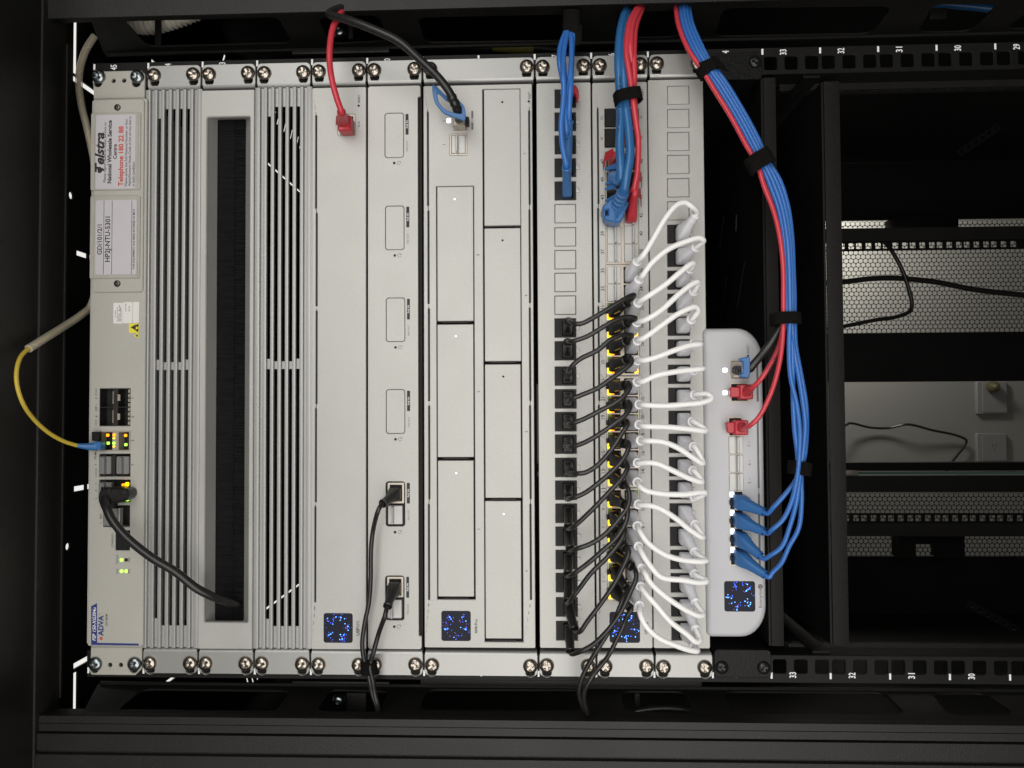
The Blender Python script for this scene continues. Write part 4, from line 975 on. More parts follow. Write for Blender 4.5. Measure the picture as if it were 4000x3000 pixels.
ORD = ['first', 'second', 'third', 'fourth', 'fifth', 'sixth', 'seventh', 'eighth', 'ninth', 'tenth', 'eleventh', 'twelfth', 'thirteenth', 'fourteenth', 'fifteenth', 'sixteenth', 'seventeenth', 'eighteenth']
def lead(T, pts, r, m, n=12, sub=5): return T.part('cable', MB().tube(smooth_path(pts, sub), r, n), m)
WL = [ # switch mouth, way points, patch mouth
 ((2490, 1021), [(2510, 1000), (2542, 950), (2601, 850), (2642, 802), (2676, 792), (2708, 812)], (2719, 838)),
 ((2497, 1091), [(2511, 1076), (2543, 1031), (2607, 976), (2679, 944), (2732, 930), (2748, 940)], (2719, 965)),
 ((2493, 1182), [(2520, 1164), (2601, 1110), (2660, 1061), (2698, 1032), (2711, 1030)], (2698, 1052)),
 ((2488, 1259), [(2520, 1250), (2583, 1211), (2651, 1150), (2701, 1112), (2728, 1101)], (2710, 1138)),
 ((2490, 1330), [(2512, 1322), (2583, 1272), (2642, 1230), (2692, 1205), (2716, 1199), (2728, 1212)], (2702, 1247)),
 ((2490, 1408), [(2515, 1408), (2560, 1396), (2633, 1369), (2700, 1348), (2738, 1344)], (2712, 1342)),
 ((2490, 1491), [(2512, 1490), (2560, 1468), (2640, 1452), (2700, 1445), (2746, 1440)], (2712, 1446)),
 ((2497, 1580), [(2520, 1582), (2600, 1585), (2680, 1579), (2744, 1572), (2780, 1556), (2766, 1540)], (2714, 1543)),
 ((2497, 1659), [(2520, 1665), (2600, 1668), (2690, 1676), (2758, 1682)], (2705, 1647)),
 ((2503, 1721), [(2530, 1722), (2588, 1726), (2651, 1751), (2704, 1786), (2746, 1810)], (2710, 1745)),
 ((2491, 1808), [(2528, 1807), (2570, 1812), (2619, 1834), (2692, 1868), (2742, 1881)], (2708, 1839)),
 ((2490, 1884), [(2502, 1902), (2526, 1917), (2600, 1930), (2678, 1931), (2730, 1924), (2756, 1925)], (2714, 1941)),
 ((2494, 1971), [(2529, 1974), (2570, 1983), (2634, 2021), (2697, 2071), (2746, 2099)], (2715, 2050)),
 ((2490, 2055), [(2501, 2078), (2533, 2122), (2601, 2168), (2678, 2189), (2758, 2190)], (2715, 2156)),
 ((2495, 2135), [(2511, 2167), (2542, 2212), (2583, 2254), (2669, 2266), (2732, 2276), (2762, 2270)], (2714, 2242)),
 ((2507, 2220), [(2521, 2242), (2540, 2275), (2601, 2331), (2678, 2382), (2730, 2405), (2747, 2400)], (2718, 2355)),
 ((2502, 2291), [(2529, 2327), (2562, 2363), (2620, 2429), (2683, 2477), (2719, 2507), (2735, 2500)], (2718, 2458)),
 ((2498, 2366), [(2501, 2398), (2521, 2442), (2570, 2490), (2642, 2522), (2696, 2540), (2724, 2543)], (2714, 2524))]
for i, (m1, way, m2) in enumerate(WL):
    row = ROWS[6 + i][1]; jk = J35[6 + i]
    lb = 'white patch lead, %s of the eighteen counting down the photo' % ORD[i]
    if i == 0: lb = 'uppermost white patch lead, arching highest out of the switch'
    if i == 17: lb = 'lowest white patch lead, crossing beside the blue speckled switch display'
    T = Thing('patch_lead', lb, 'network cable', (row[0], row[1], fd), 'white patch leads between switch and panel')
    A1 = at(*m1, 27); A2 = at(*m2, 25)
    p1, ax1 = plug_mb(row[0] - .2, row[1], fd, A1, r=3.25); p2, ax2 = plug_mb(jk[0] + .6, jk[1], fd, A2, 4.5, 5.7, r=3.3)
    T.part('plug_boot', p1, BOOTW); T.part('plug_boot', p2, BOOTW)
    nW = len(way); D = []
    for k in range(nW):
        t = (k + 1) / (nW + 1); D.append(31 + 5 * math.sin(math.pi * min(1, t * 1.1)) + (i % 2) * 1.0)
    P = [A1 - ax1 * 1.5, A1 + ax1 * 1.5] + [at(x, y, D[k]) for k, (x, y) in enumerate(way)] + [A2 + ax2 * 2.0, A2 - ax2 * 1.5]
    lead(T, P, 2.08, CABW)
BK = [ # patch mouth, way points, switch mouth
 ((2221, 1256), [(2244, 1264), (2271, 1264), (2339, 1229), (2407, 1188), (2452, 1161), (2477, 1152)], (2449, 1183)),
 ((2218, 1336), [(2232, 1334), (2289, 1316), (2352, 1280), (2398, 1253), (2443, 1238), (2482, 1243)], (2449, 1262)),
 ((2219, 1456), [(2226, 1440), (2262, 1405), (2335, 1368), (2389, 1324), (2434, 1308), (2468, 1310)], (2447, 1332)),
 ((2219, 1566), [(2234, 1559), (2271, 1543), (2335, 1516), (2384, 1482), (2434, 1446), (2468, 1414), (2462, 1396)], (2447, 1404)),
 ((2217, 1656), [(2235, 1654), (2280, 1637), (2344, 1604), (2402, 1574), (2443, 1541), (2461, 1511), (2455, 1496)], (2440, 1505)),
 ((2216, 1742), [(2237, 1744), (2280, 1730), (2344, 1694), (2402, 1653), (2447, 1617), (2463, 1586), (2456, 1570)], (2443, 1580)),
 ((2226, 1843), [(2253, 1850), (2289, 1845), (2335, 1816), (2384, 1762), (2429, 1694), (2452, 1656), (2448, 1645)], (2441, 1651)),
 ((2218, 1943), [(2237, 1945), (2280, 1928), (2335, 1889), (2398, 1834), (2438, 1788), (2457, 1745), (2454, 1728)], (2438, 1733)),
 ((2221, 2060), [(2240, 2058), (2271, 2031), (2325, 1979), (2389, 1912), (2434, 1862), (2452, 1826), (2449, 1810)], (2438, 1812)),
 ((2228, 2146), [(2252, 2144), (2307, 2124), (2361, 2089), (2416, 2030), (2452, 1979), (2459, 1935), (2451, 1903)], (2437, 1895)),
 ((2218, 2245), [(2240, 2241), (2289, 2206), (2348, 2156), (2407, 2101), (2443, 2042), (2453, 1996), (2449, 1976)], (2440, 1970)),
 ((2217, 2350), [(2235, 2336), (2262, 2300), (2307, 2241), (2371, 2178), (2420, 2119), (2441, 2079), (2440, 2060)], (2434, 2052)),
 ((2244, 2458), [(2267, 2466), (2294, 2428), (2344, 2362), (2402, 2277), (2434, 2214), (2457, 2156), (2452, 2142)], (2445, 2142)),
 ((2229, 2546), [(2262, 2547), (2312, 2521), (2366, 2471), (2420, 2399), (2461, 2316), (2485, 2258), (2483, 2230)], (2470, 2214))]
for i, (m1, way, m2) in enumerate(BK):
    jk = J37[10 + i]; row = ROWS[8 + i][0]
    lb = 'short black patch lead, %s of the fourteen counting down the photo' % ORD[i]
    T = Thing('patch_lead', lb, 'network cable', (jk[0], jk[1], fd), 'black patch leads between panel and switch')
    A1 = at(*m1, 22); A2 = at(*m2, 24)
    p1, ax1 = plug_mb(jk[0] - .6, jk[1], fd, A1, 3.9, 5.4, 3.2, body=6); p2, ax2 = plug_mb(row[0], row[1], fd, A2, 4.4, 5.4, 3.3, body=7)
    T.part('plug_boot', p1, BOOTK); T.part('plug_boot', p2, BOOTK)
    T.part('plug_latch', latch_mb(row[0], row[1], fd, -1), JACK)
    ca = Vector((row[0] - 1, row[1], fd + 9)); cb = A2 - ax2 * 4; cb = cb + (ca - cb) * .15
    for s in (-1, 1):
        o = Vector((0, s * 3.5, 2.3)); T.part('glint_strip', MB().tube([ca.lerp(cb, .1) + o * 1.1, ca.lerp(cb, .7) + o], .5, 6), GLINT)  # brassy strips paint the amber glints of the port lights on the boot
    nW = len(way); dz = 2.6 * (i % 3)
    D = [27 + 8 * math.sin(math.pi * min(1, .15 + .8 * (k + 1) / (nW + 1))) + dz * (.3 + .7 * math.sin(math.pi * (k + 1) / (nW + 1))) for k in range(nW)]
    P = [A1 - ax1 * 1.5, A1 + ax1 * 1.5] + [at(x, y, D[k]) for k, (x, y) in enumerate(way)] + [A2 + ax2 * 1.6, A2 - ax2 * 1.5]
    lead(T, P, 1.78, CABK)
for i, (row, m, way, lb) in enumerate(((ROWS[22][0], (2448, 2297), [(2441, 2325), (2421, 2372), (2400, 2425), (2371, 2478), (2326, 2549), (2289, 2613), (2267, 2667), (2262, 2711), (2274, 2752), (2292, 2790)], 'long black lead running down to the lower side sheet, the one further left'),
                             (ROWS[23][0], (2462, 2376), [(2453, 2399), (2436, 2443), (2416, 2484), (2376, 2562), (2344, 2604), (2307, 2653), (2285, 2694), (2281, 2729), (2289, 2766), (2300, 2800)], 'long black lead running down over the switch display to the lower side sheet'))):
    T = Thing('long_lead', lb, 'network cable', (row[0], row[1], fd), 'long black leads leaving the switch')
    A1 = at(*m, 26); p1, ax1 = plug_mb(row[0], row[1], fd, A1, 4.0, 5.2, 2.9, body=5)
    T.part('plug_boot', p1, BOOTK); T.part('plug_latch', latch_mb(row[0], row[1], fd, -1), JACK)
    dz = [32, 35, 36, 35, 34, 32, 30, 27, 22, 8]
    lead(T, [A1 - ax1 * 1.5, A1 + ax1 * 1.6] + [at(x, y, dz[k] - 5 * i * (k < 5)) for k, (x, y) in enumerate(way)], 1.75, CABK)
# two black leads of the surge panel, tied together
KN = []
for i, (q, m, way, lb) in enumerate((((1544, 1930), (1494, 1968), [(1478, 1993), (1457, 2074), (1449, 2150), (1448, 2259), (1441, 2354), (1423, 2444), (1415, 2521), (1423, 2580), (1434, 2610), (1443, 2655), (1453, 2705), (1470, 2755), (1478, 2790)], 'longer black lead curving from the fifth window of the surge panel'),
                                  ((1543, 2297), (1513, 2371), [(1504, 2405), (1479, 2476), (1457, 2555), (1449, 2585), (1446, 2612), (1456, 2655), (1463, 2705), (1474, 2750), (1482, 2790)], 'shorter black lead from the lowest window of the surge panel'))):
    b = at(*q, fd); T = Thing('power_lead', lb, 'network cable', (b.x, b.y, fd), 'black leads of the surge panel')
    A1 = at(*m, 24); p1, ax1 = plug_mb(b.x, b.y, fd, A1, 4.6, 5.2, 3.1, body=5)
    T.part('plug_boot', p1, BOOTK); T.part('plug_latch', latch_mb(b.x, b.y, fd, -1), JACK)
    n = len(way)
    D = [28] + [20 - 6 * min(1, k / 4) for k in range(1, n - 5)] + [14 + 2 * i, 15, 13, 12, 4]
    lead(T, [A1 - ax1 * 1.5, A1 + ax1 * 1.6] + [at(x, y, D[k] + i * .5) for k, (x, y) in enumerate(way)], 1.75 + .1 * i, CABK)
# fabric ties
def tie(name, label, px, py, d, ang, hw, hd, width, seed, tail=None):
    rnd = random.Random(seed); c = at(px, py, d); t = math.radians(ang)
    ax = Vector((math.cos(t), math.sin(t), 0)); ac = Vector((-math.sin(t), math.cos(t), 0)); N_ = 40; rings = []
    prof = [(-.5, 0), (-.3, .15), (-.1, .1), (.1, .2), (.3, .1), (.5, 0), (.5, -1.3), (0, -1.4), (-.5, -1.3), (-.5, 0)]
    for s, o in prof[:-1]:
        rings.append([c + ax * (s * width + rnd.uniform(-.18, .18) + (.8 * math.sin(2 * math.pi * j / N_ + seed) if True else 0) * .6) + ac * ((hw + o + (rnd.uniform(-.12, .16) if o >= 0 else 0)) * math.copysign(abs(math.cos(2 * math.pi * j / N_)) ** .75, math.cos(2 * math.pi * j / N_)))
                      + Vector((0, 0, (hd + o + (rnd.uniform(-.1, .12) if o >= 0 else 0)) * math.copysign(abs(math.sin(2 * math.pi * j / N_)) ** .75, math.sin(2 * math.pi * j / N_)))) for j in range(N_)])
    n = N_; v = [p for r in rings for p in r]; f = []
    K = len(rings)
    for k in range(K):
        for j in range(n): f.append((k * n + j, k * n + (j + 1) % n, ((k + 1) % K) * n + (j + 1) % n, ((k + 1) % K) * n + j))
    T = Thing(name, label, 'cable tie', c, 'fabric cable ties')
    T.part('strap', MB().add(v, f), VELCRO, angle=60)
    if tail:
        q = [at(*p, d + z) for p, z in tail]; mb = MB(); vv = []; ff = []
        for p in q:
            for s in (-.5, .5): vv.append(p + ax * s * width * .92)
        for k in range(len(q) - 1): ff.append((2 * k, 2 * k + 1, 2 * k + 3, 2 * k + 2))
        m2 = [x - Vector((0, 0, 1.1)) for x in vv]; b = len(vv)
        T.part('strap_tail', MB().add(vv + m2, ff + [tuple(i + b for i in x)[::-1] for x in ff] + [(0, 1, b + 1, b), (b - 2, b - 1, 2 * b - 1, 2 * b - 2)]), VELCRO)
    # loose fibres
    fz = MB()
    for _ in range(190):
        a = rnd.uniform(0, math.pi); s = rnd.uniform(-.5, .5); p = c + ax * s * width + ac * (hw * 1.02 * math.cos(a)) + Vector((0, 0, hd * 1.02 * math.sin(a)))
        nrm = (ac * math.cos(a) + Vector((0, 0, math.sin(a))) + Vector((rnd.uniform(-.8, .8), rnd.uniform(-.8, .8), 0))).normalized(); w_ = ax.cross(nrm).normalized() * .09
        fz.add([p - w_, p + w_, p + nrm * rnd.uniform(.4, 1.5)], [(0, 1, 2)])
    T.part('loose_fibres', fz, VELCRO, kind='stuff')
    return T
tie('cable_tie', 'black fabric tie knotted round the two black leads over the screws', 1441, 2608, 13, 95, 6.0, 5.0, 9.5, 1)
tie('cable_tie', 'frayed black fabric tie round the blue leads at the top edge', 2232, 90, 16, 88, 6.6, 6, 16, 2, tail=(((2225, 128), 6), ((2252, 140), 5), ((2272, 132), 2)))
tie('cable_tie', 'black fabric tie round the thick blue and red leads above the switch', 2452, 380, 36, 101, 10.2, 9.5, 8.5, 3)
tie('cable_tie', 'uppermost black fabric tie on the red and blue bundle, over the black shelf screw', 2762, 272, 32, 121, 7.6, 7, 8, 4, tail=(((2740, 262), 7), ((2790, 240), 6), ((2835, 262), 2)))
tie('cable_tie', 'second black fabric tie down the red and blue bundle', 2966, 630, 40, 119, 9.6, 7.5, 12, 5)
tie('cable_tie', 'wide black fabric tie halfway down the red and blue bundle', 3068, 1247, 42, 91, 10.6, 8, 8.5, 6)
tie('cable_tie', 'lowest black fabric tie, round the blue leads only', 3123, 1829, 40, 83, 8.0, 7, 9.5, 7)
# red lead of the power unit
def rj_red(T, b, m, d0, flap=None, mt=BOOTR, a=4.0, bb=5.2, r=2.7):
    p, ax = plug_mb(b[0], b[1], d0, m, a, bb, r, body=7, rim=False); T.part('plug_boot', p, mt)
    if flap:
        q = [Vector(x) for x in flap]; v = []; f = []
        for x in q:
            for s in (-3.4, 3.4): v.append(x + Vector((0, s, 0)))
        for k in range(len(q) - 1): f.append((2 * k, 2 * k + 1, 2 * k + 3, 2 * k + 2))
        b0 = len(v); v2 = [x + Vector((-.3, 0, -1.1)) for x in v]
        f += [tuple(i + b0 for i in x)[::-1] for x in f] + [(2 * k, 2 * k + 2, b0 + 2 * k + 2, b0 + 2 * k) for k in range(len(q) - 1)] + [(2 * k + 1, b0 + 2 * k + 1, b0 + 2 * k + 3, 2 * k + 3) for k in range(len(q) - 1)] + [(0, b0, b0 + 1, 1), (b0 - 2, b0 - 1, 2 * b0 - 1, 2 * b0 - 2)]
        T.part('latch_guard', MB().add(v + v2, f), mt)
    return ax
b = at(1352, 492, fd)
T = Thing('red_lead', 'red lead plugged into the panel with the display and running up out of the stack', 'network cable', b)
A1 = at(1334, 438, 32); ax = rj_red(T, (b.x, b.y), A1, fd, [at(1333, 462, 20), at(1313, 470, 15), at(1311, 494, 9)], a=5.0, bb=6.2, r=3.6)
T.part('plug_body', MB().rbox(*rect(1322, 452, 1372, 514, 12), 3, 14, 1.4, 1), BOOTR)
lead(T, [A1 - ax * 1.5, A1 + ax * 2] + [at(*p) for p in ((1316, 385, 36), (1299, 322, 38), (1288, 250, 36), (1289, 180, 34), (1301, 108, 30), (1327, 58, 24), (1350, 30, 8), (1362, 20, -25))], 2.35, CABR)
# black direct-attach lead of the recorder
b = at(1797, 483, fd)
T = Thing('thick_lead', 'thick black lead with a blue pull tab, arching from the recorder to the side sheet', 'network cable', b)
T.part('plug_shell', MB().rbox(b.x - 4.6, b.x + 4.6, b.y - 5, b.y + 6, fd - 2, fd + 9, .6, .5), SHIELD)
T.part('plug_latch', MB().box(*rect(1820, 455, 1831, 486, 8), 2, 8), JACK, bevel=.4)
rp_ = smooth_path([(b.x, b.y + 1, 8), at(1795, 455, 18), at(1783, 418, 27), at(1761, 372, 33)], 8); rr_ = [3.9 if (i // 2) % 2 else 3.5 for i in range(len(rp_))]; rr_[-1] = 3.3
T.part('strain_relief', MB().tube(rp_, rr_, 14), BOOTK)
lead(T, [at(*p) for p in ((1770, 388, 31), (1757, 362, 34), (1735, 330, 37), (1700, 289, 40), (1633, 226, 44), (1560, 163, 46), (1456, 114, 46), (1362, 79, 43), (1300, 62, 36), (1288, 52, 28), (1320, 36, 22), (1365, 26, 14))], 3.1, CABK, 14)
ot = [(1688, 328), (1702, 334), (1745, 377), (1795, 392), (1817, 418), (1819, 475), (1786, 462), (1732, 444), (1696, 398), (1689, 362)]
it = [(1706, 358), (1745, 396), (1784, 408), (1803, 425), (1805, 446), (1770, 440), (1738, 428), (1712, 398)]
f2 = lambda L, d: [(at(x, y, d).x, at(x, y, d).y) for x, y in L]
T.part('pull_tab', plate(roundpoly(f2(ot, 26), 3), [roundpoly(f2(it, 26), 3)], 24.6, 26.4, .4), BOOTB)
# blue leads into the first jacks of the panel
BLU = [((2232, 50), [(2214, 112), (2189, 181), (2185, 240), (2194, 295), (2203, 340)], (2206, 360), 0), 
       ((2236, 50), [(2220, 112), (2201, 200), (2205, 292), (2211, 380)], (2213, 430), 1),
       ((2240, 50), [(2230, 112), (2233, 181), (2228, 292), (2216, 370), (2208, 440)], (2214, 520), 2),
       ((2245, 50), [(2240, 115), (2234, 220), (2230, 330), (2224, 420)], (2222, 470), 3),
       ((2228, 50), [(2218, 112), (2203, 200), (2200, 292), (2203, 340), (2200, 400), (2192, 497), (2200, 590)], (2213, 652), 4)]
for i, (st, way, m, j) in enumerate(BLU):
    jk = J37[j]; lb = ['blue lead into the top jack of the panel, beside the red latch guard', 'blue lead into the second jack of the panel beside the recorder', 'blue lead into the third jack of the panel beside the recorder', 'blue lead into the fourth jack, with a long boot lying over the next jack', 'blue lead bowing furthest out, into the fifth jack with the big round boot'][i]
    T = Thing('blue_lead', lb, 'network cable', (jk[0], jk[1], fd), 'blue leads at the top of the panel')
    A1 = at(*m, 26 + 1.5 * i); p, ax = plug_mb(jk[0] - .8, jk[1], fd, A1, 3.9, 5.4, 3.2, body=6); T.part('plug_boot', p, BOOTB)
    if i == 0:
        g = at(2246, 362, 10); T.part('latch_guard', plate(roundpoly([(at(x, y, 12).x, at(x, y, 12).y) for x, y in ((2230, 334), (2248, 338), (2261, 358), (2260, 394), (2251, 395), (2246, 372), (2232, 366))], 3), [], 8, 15, .6), BOOTR)
    dz = 30 + 1.8 * i
    lead(T, [at(*st, 12)] + [at(x, y, 15 + (dz - 15) * min(1, (k + .3) / 2.2)) for k, (x, y) in enumerate(way)] + [A1 + ax * 2, A1 - ax * 1.5], 2.0, [CABB, CABB, CABB, CABB, CABB][i])
# thick blue and red leads into the first ports of the switch
f2 = lambda L, d: [(at(x, y, d).x, at(x, y, d).y) for x, y in L]
def fins(T, b, ax_pts, m=BOOTB):
    for (x0, y0), (x1, y1), h in ax_pts:
        a = at(x0, y0, h); c_ = at(x1, y1, h + 4); n = Vector((0, 1, 0)) * 1.5
        T.part('boot_fin', MB().loft([[a + n * .5, a - n * .5, a - n * .5 + Vector((0, 0, 1.5)), a + n * .5 + Vector((0, 0, 1.5))], [c_ + n * 1.6, c_ - n * 1.6, c_ - n * 1.6 + Vector((0, 0, 3)), c_ + n * 1.6 + Vector((0, 0, 3))]]), m, bevel=.4)
TB = [((2455, 10), [(2443, 45), (2424, 120), (2416, 226), (2420, 339), (2424, 452), (2421, 565), (2424, 640)], (2420, 700), ROWS[1][0], 'thick blue lead printed with lettering, the one lying further left'),
      ((2465, 10), [(2452, 60), (2440, 140), (2436, 250), (2440, 340), (2444, 407), (2457, 520), (2461, 610), (2447, 690)], (2436, 745), ROWS[3][0], 'thick blue lead lying right of the printed one, ending in the ribbed boot')]
for i, (st, way, m, row, lb) in enumerate(TB):
    T = Thing('thick_lead', lb, 'network cable', (row[0], row[1], fd), 'thick blue leads at the top of the switch')
    A1 = at(*m, 33 + 2 * i); p, ax = plug_mb(row[0], row[1], fd, A1, 4.4, 6.0, 4.4, body=7, rim=False); T.part('plug_boot', p, BOOTB)
    rb_ = []
    for k in range(5):
        c_ = Vector((row[0], row[1], fd + 8)).lerp(A1, .25 + .16 * k); rb_.append((c_, 5.6 - .2 * k))
    for c_, R_ in rb_:
        X = (Vector((1, 0, 0)) - ax * ax.x).normalized(); Y = ax.cross(X)
        T.part('boot_rib', MB().loft([[c_ + ax * s + X * (R_ + o) * math.cos(t) + Y * (R_ + o) * math.sin(t) for t in [j * math.pi / 9 for j in range(18)]] for s, o in ((-1, -.5), (-.6, 0), (.6, 0), (1, -.5))]), BOOTB)
    fins(T, None, (((2362, 662 if i == 0 else 740), (2404, 652 if i == 0 else 730), 14), ((2364, 722 if i == 0 else 786), (2404, 703 if i == 0 else 772), 14)))
    lead(T, [at(*st, -20)] + [at(x, y, [8, 24, 32, 34, 34, 36, 38, 38][k] + 1.5 * i) for k, (x, y) in enumerate(way)] + [A1 + ax * 2.5, A1 - ax * 1.5], 3.25, CABB2, 14)
    if i == 1:
        sh = roundpoly(f2([(2353, 806), (2388, 776), (2420, 768), (2458, 792), (2444, 822), (2426, 868), (2406, 872), (2360, 858)], 20), 1.5)
        T.part('boot_shell', plate(sh, [roundpoly(f2([(2364, 822), (2376, 818), (2376, 842), (2363, 842)], 20), .5)], 7, 21, 1.0), BOOTB)
        for k in range(5):
            a, b_ = at(2398 + 11 * k, 775 + 5 * k, 21.5), at(2404 + 9 * k, 862 - 13 * k, 21.5)
            T.part('boot_rib', MB().tube([a, a.lerp(b_, .5) + Vector((1.2, 0, 1.2)), b_], [.5, 1.2, .5], 8), BOOTB)
    if i == 0:
        # printed lettering that follows the jacket
        pr = MB(); t_ = bpy.data.curves.new('t', 'FONT'); t_.body = 'AWG 4PR  RGF EN50173 RoHS'; t_.size = 1; v, f_ = curve_mesh(t_); mx = max(p[0] for p in v); pth = smooth_path([at(x, y, 37.2) for x, y in ((2421, 300), (2419, 420), (2417, 500), (2416, 565), (2418, 610))], 8); nn = len(pth) - 1; vv = []
        for p in v:
            s_ = (1 - p[0] / mx) * nn; k = min(int(s_), nn - 1); c_ = pth[k].lerp(pth[k + 1], s_ - k); y_ = (p[1] - .35) * 3.0
            vv.append((c_.x - y_ * .75, c_.y, c_.z + 1.05 - .16 * y_ * y_ + .6 * y_ * .5))
        T.part('lettering', MB().add(vv, f_), INK)
RD = [((2500, -5), [(2493, 23), (2457, 95), (2447, 203), (2460, 294), (2468, 350), (2474, 400), (2485, 484), (2493, 542), (2491, 640), (2486, 690)], (2474, 742), ROWS[2][1], 'red lead running past the thick blue leads to the right column of the switch'),
      ((2508, -5), [(2501, 28), (2470, 100), (2463, 200), (2470, 290), (2464, 340), (2452, 400), (2440, 480), (2432, 560)], (2408, 606), ROWS[0][0], 'red lead half hidden under the thick blue leads, guard at the left port column'),
      ((2514, -5), [(2508, 32), (2482, 110), (2476, 210), (2478, 300), (2476, 350), (2479, 410), (2486, 490), (2494, 570), (2490, 650), (2484, 730)], (2478, 765), ROWS[3][1], 'red lead ending lowest of the three beside the ribbed blue boot')]
for i, (st, way, m, row, lb) in enumerate(RD):
    T = Thing('red_lead', lb, 'network cable', (row[0], row[1], fd), 'red leads at the top of the switch')
    A1 = at(*m, 24); sd = -1 if i == 1 else 1
    fl = {0: [(2486, 676), (2506, 690), (2508, 716)], 1: [(2396, 596), (2366, 612), (2357, 650)], 2: [(2480, 748), (2503, 755), (2506, 790)]}[i]
    ax = rj_red(T, (row[0], row[1]), A1, fd, [at(*fl[0], 20), at(*fl[1], 15), at(*fl[2], 9)], a=4.2, bb=5.6, r=3.0)
    lead(T, [at(*st, -15)] + [at(x, y, [10, 30, 38, 40, 40, 39, 36, 33, 31, 28][k] - (9 if i == 1 and k > 2 else 0) - (3 if i == 2 else 0)) for k, (x, y) in enumerate(way)] + [A1 + ax * 2, A1 - ax * 1.5], 2.2, CABR)
# long red, blue and black bundle down to the gateway
def bun(offs, ds, stop): return offs
CEN = [(2652, -10), (2655, 20), (2668, 100), (2706, 190), (2752, 262), (2800, 335), (2868, 445), (2930, 560), (2972, 640), (3004, 720), (3040, 820), (3062, 930), (3072, 1050), (3074, 1160), (3074, 1247)]
def strand(off, dd0, upto):   # offset across the bundle in picture units
    o = []
    for k, (x, y) in enumerate(CEN[:upto]):
        a = CEN[max(k - 1, 0)]; b_ = CEN[min(k + 1, len(CEN) - 1)]; t = Vector((b_[0] - a[0], b_[1] - a[1])).normalized()
        sp = 1.0 if k not in (4, 8, 14) else .82
        sp *= 1 + .25 * math.sin(k * .9) * (1 if k > 8 else 0)
        dz = [-12, 4, 20, 28, 32, 34, 36, 38, 39, 40, 41, 42, 42, 42, 42][k]
        o.append(at(x - t.y * off * sp * -1 * -1, y + t.x * off * sp, dz + dd0))
    return o
GB = [(2, 2.0, [(3092, 1340), (3096, 1450), (3098, 1560), (3104, 1680), (3116, 1780), (3116, 1829), (3110, 1872), (3061, 1938), (3020, 1983)], (2984, 2000), 4),
      (14, 4.0, [(3082, 1350), (3088, 1470), (3112, 1580), (3124, 1680), (3122, 1780), (3118, 1829), (3112, 1875), (3092, 1960), (3058, 2030), (3015, 2070)], (2984, 2077), 5),
      (25, 1.5, [(3098, 1345), (3116, 1450), (3134, 1560), (3145, 1660), (3136, 1770), (3127, 1829), (3122, 1880), (3110, 1965), (3084, 2060), (3054, 2135), (3012, 2168)], (2970, 2172), 6),
      (36, -3.0, [(3108, 1350), (3128, 1460), (3148, 1580), (3151, 1680), (3143, 1780), (3132, 1829), (3130, 1880), (3131, 1960), (3120, 2062), (3082, 2135), (3052, 2200), (3018, 2236)], (2990, 2246), 7)]
for i, (off, dz, way, m, gi) in enumerate(GB):
    x, w = GP[gi]; lb = 'long blue lead into the white appliance, %s of its four blue boots from the top' % ORD[i]
    T = Thing('blue_lead', lb, 'network cable', (x, w, gd), 'blue leads of the long bundle')
    A1 = at(*m, 28); p, ax = plug_mb(x + 1.6, w - .6, gd, A1, 4.6, 5.5, 3.5, body=10, rim=False); T.part('plug_boot', p, BOOTB)
    T.part('plug_latch', latch_mb(x + .8, w - 1.5, gd, -1), JACK)
    n = len(way); P = strand(-off, dz, 15) + [at(a, b_, 42 + dz - (12 * max(0, (k - n + 4) / 4))) for k, (a, b_) in enumerate(way)] + [A1 + ax * 3, A1 - ax * 1.5]
    lead(T, P, 1.7, CABB)
REDS = [(-17, 3.0, [(3058, 1300), (3052, 1370), (3040, 1440), (3012, 1535), (2964, 1630), (2932, 1660)], (2905, 1672), 0, 'red lead of the long bundle ending in the lower red plug'),
        (-9, -2.5, [(3056, 1300), (3046, 1345), (3028, 1390), (3000, 1440), (2966, 1488)], (2935, 1516), 1, 'red lead of the long bundle ending in the upper red plug')]
for i, (off, dz, way, m, k_, lb) in enumerate(REDS):
    if k_ == 0: x, w = GP[0]
    else: q = gq[1]; x, w = (q[0] + q[1]) / 2, (q[2] + q[3]) / 2
    T = Thing('red_lead', lb, 'network cable', (x, w, gd), 'red leads of the long bundle')
    A1 = at(*m, 24); y_ = 1675 if k_ == 0 else 1534
    T.part('latch_guard', plate(roundpoly(f2([(2835, y_ - 26), (2870, y_ - 26), (2870, y_ + 16), (2842, y_ + 18)] if k_ == 0 else [(2850, y_ - 22), (2892, y_ - 22), (2892, y_ + 18), (2852, y_ + 18)], 14), 2), [], 11, 15, .6), BOOTR)
    T.part('plug_body', MB().rbox(*rect(2866, y_ - 34, 2920, y_ + 24, 14) if k_ == 0 else rect(2886, y_ - 32, 2938, y_ + 26, 14), gd, 17, 1.2, .8), BOOTR)
    p, ax = plug_mb(x + 2, w, gd, A1, 4.0, 5.0, 2.7, body=8, rim=False); T.part('plug_boot', p, BOOTR)
    n = len(way); P = strand(-off, dz, 15) + [at(a, b_, 42 + dz - 12 * (k / n)) for k, (a, b_) in enumerate(way)] + [A1 + ax * 2, A1 - ax * 1.5]
    lead(T, P, 1.75 + .1 * i, CABR)
    if i == 1: jacket_text(T, '4PAIR LSZH AMSI/TIA 568', [at(a, b_, 42 + dz - 12 * (k / n)) for k, (a, b_) in enumerate(way)][::-1][:4], 1.9, 2.2)
q = gq[0]; x, w = (q[0] + q[1]) / 2, (q[2] + q[3]) / 2
T = Thing('thick_lead', 'black lead with a blue bracket tab plugged into the top port of the white appliance', 'network cable', (x, w, gd))
T.part('plug_shell', MB().rbox(q[0] + 1, q[1] - 1, q[2] + 1.2, q[3] - 1.2, gd - 1, gd + 4, .6, .5), SHIELD)
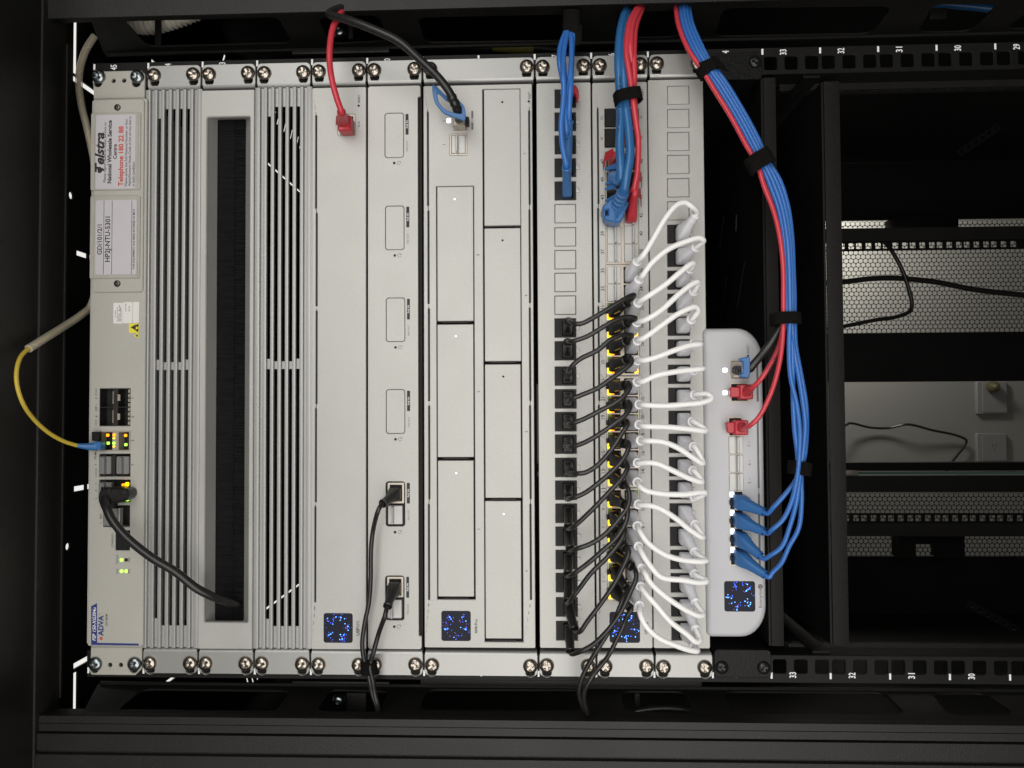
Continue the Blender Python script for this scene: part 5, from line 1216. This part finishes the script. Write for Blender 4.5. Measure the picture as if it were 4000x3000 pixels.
sp_ = smooth_path([at(2872, 1446, 10), at(2890, 1447, 18), at(2912, 1445, 26), at(2935, 1434, 32)], 8); T.part('strain_relief', MB().tube(sp_, [3.6 if (i // 2) % 2 else 3.1 for i in range(len(sp_))], 14), BOOTK)
lead(T, strand(-14, -4.5, 15) + [at(*p) for p in ((3052, 1270, 36), (3038, 1296, 35), (3016, 1332, 34), (2988, 1370, 33), (2955, 1410, 33), (2930, 1437, 32), (2915, 1444, 29))], 2.9, CABK, 12)
T.part('pull_tab', plate(roundpoly(f2([(2889, 1400), (2923, 1392), (2930, 1398), (2929, 1460), (2922, 1477), (2890, 1473), (2890, 1462), (2902, 1458), (2902, 1412), (2889, 1411)], 34), 1.2), [], 30, 35, .6), BOOTB)
# black lead of the access unit into the brush
b = at(470, 1930, 4)
T = Thing('thick_lead', 'thick black lead from the top access unit curving into the brush opening', 'network cable', b)
ol = roundpoly(f2([(392, 1965), (388, 1940), (398, 1910), (425, 1902), (478, 1902), (508, 1912), (511, 1936), (502, 1950), (480, 1960), (440, 1964), (432, 1985), (404, 1985)], 14), 3)
T.part('plug_boot', plate(ol, [], 5, 17, 1.6), BOOTK)
T.part('boot_rib', join(*[MB().box(*rect(393 + i * 9, 1903, 397 + i * 9, 1925, 18), 16, 17.6) for i in range(5)]), BOOTK)
T.part('plug_tongue', MB().box(*rect(480, 1915, 495, 1929, 17), 16, 17.4), DARKMET)
lead(T, [at(*p) for p in ((410, 1950, 18), (409, 1966, 22), (417, 1985, 26), (434, 2024, 29), (479, 2083, 30), (533, 2133, 30), (606, 2187, 29), (683, 2232, 27), (768, 2298, 23), (832, 2331, 16), (880, 2349, 6), (910, 2357, -4), (935, 2362, -16))], 3.25, CABK, 14)
# yellow fibre
T = Thing('fibre_lead', 'yellow fibre lead looping left out of the access unit in a milky sleeve', 'fibre cable', at(390, 1740, 6))
T.part('connector', MB().rbox(*rect(368, 1725, 397, 1757, 10), 5, 12, .8, .5), BOOTB)
T.part('connector', MB().rbox(*rect(360, 1687, 388, 1722, 8), 5, 9, .6, .4), JACK)
cp = smooth_path([at(*p) for p in ((380, 1744, 9), (345, 1744, 11), (318, 1742, 13), (290, 1738, 15))], 4)
T.part('connector_boot', MB().tube(cp, [3.4 - 2.0 * i / (len(cp) - 1) for i in range(len(cp))], 14), BOOTB)
fp = [at(*p) for p in ((300, 1740, 15), (250, 1724, 24), (190, 1690, 36), (130, 1635, 50), (88, 1572, 62), (66, 1500, 66), (66, 1440, 64), (82, 1392, 58), (112, 1362, 50), (170, 1325, 34), (250, 1275, 4), (320, 1228, -20), (355, 1195, -32), (380, 1100, -36), (390, 900, -38), (378, 700, -38), (358, 580, -37), (340, 500, -36), (318, 410, -36), (308, 330, -38), (314, 260, -40), (338, 190, -42), (370, 140, -44))]
T.part('fibre', MB().tube(smooth_path(fp, 5), 1.55, 10), CABY)
T.part('sleeve', MB().tube(smooth_path(fp[8:], 5), 3.0, 12), WRAP)
sw = MB(); SP = smooth_path(fp[8:], 40)
for i in range(len(SP) - 2):
    t = (SP[i + 1] - SP[i]).normalized(); X = t.orthogonal().normalized(); X = (Vector((0, 0, 1)) - t * t.z).normalized(); Y = t.cross(X); a = i * .11
    p = SP[i] + (X * math.cos(a) + Y * math.sin(a)) * 3.05; p2 = SP[i + 1] + (X * math.cos(a + .11) + Y * math.sin(a + .11)) * 3.05
    sw.add([p, p + t * .35, p2 + t * .35, p2], [(0, 1, 2, 3)])
T.part('sleeve_seam', sw, STICK)
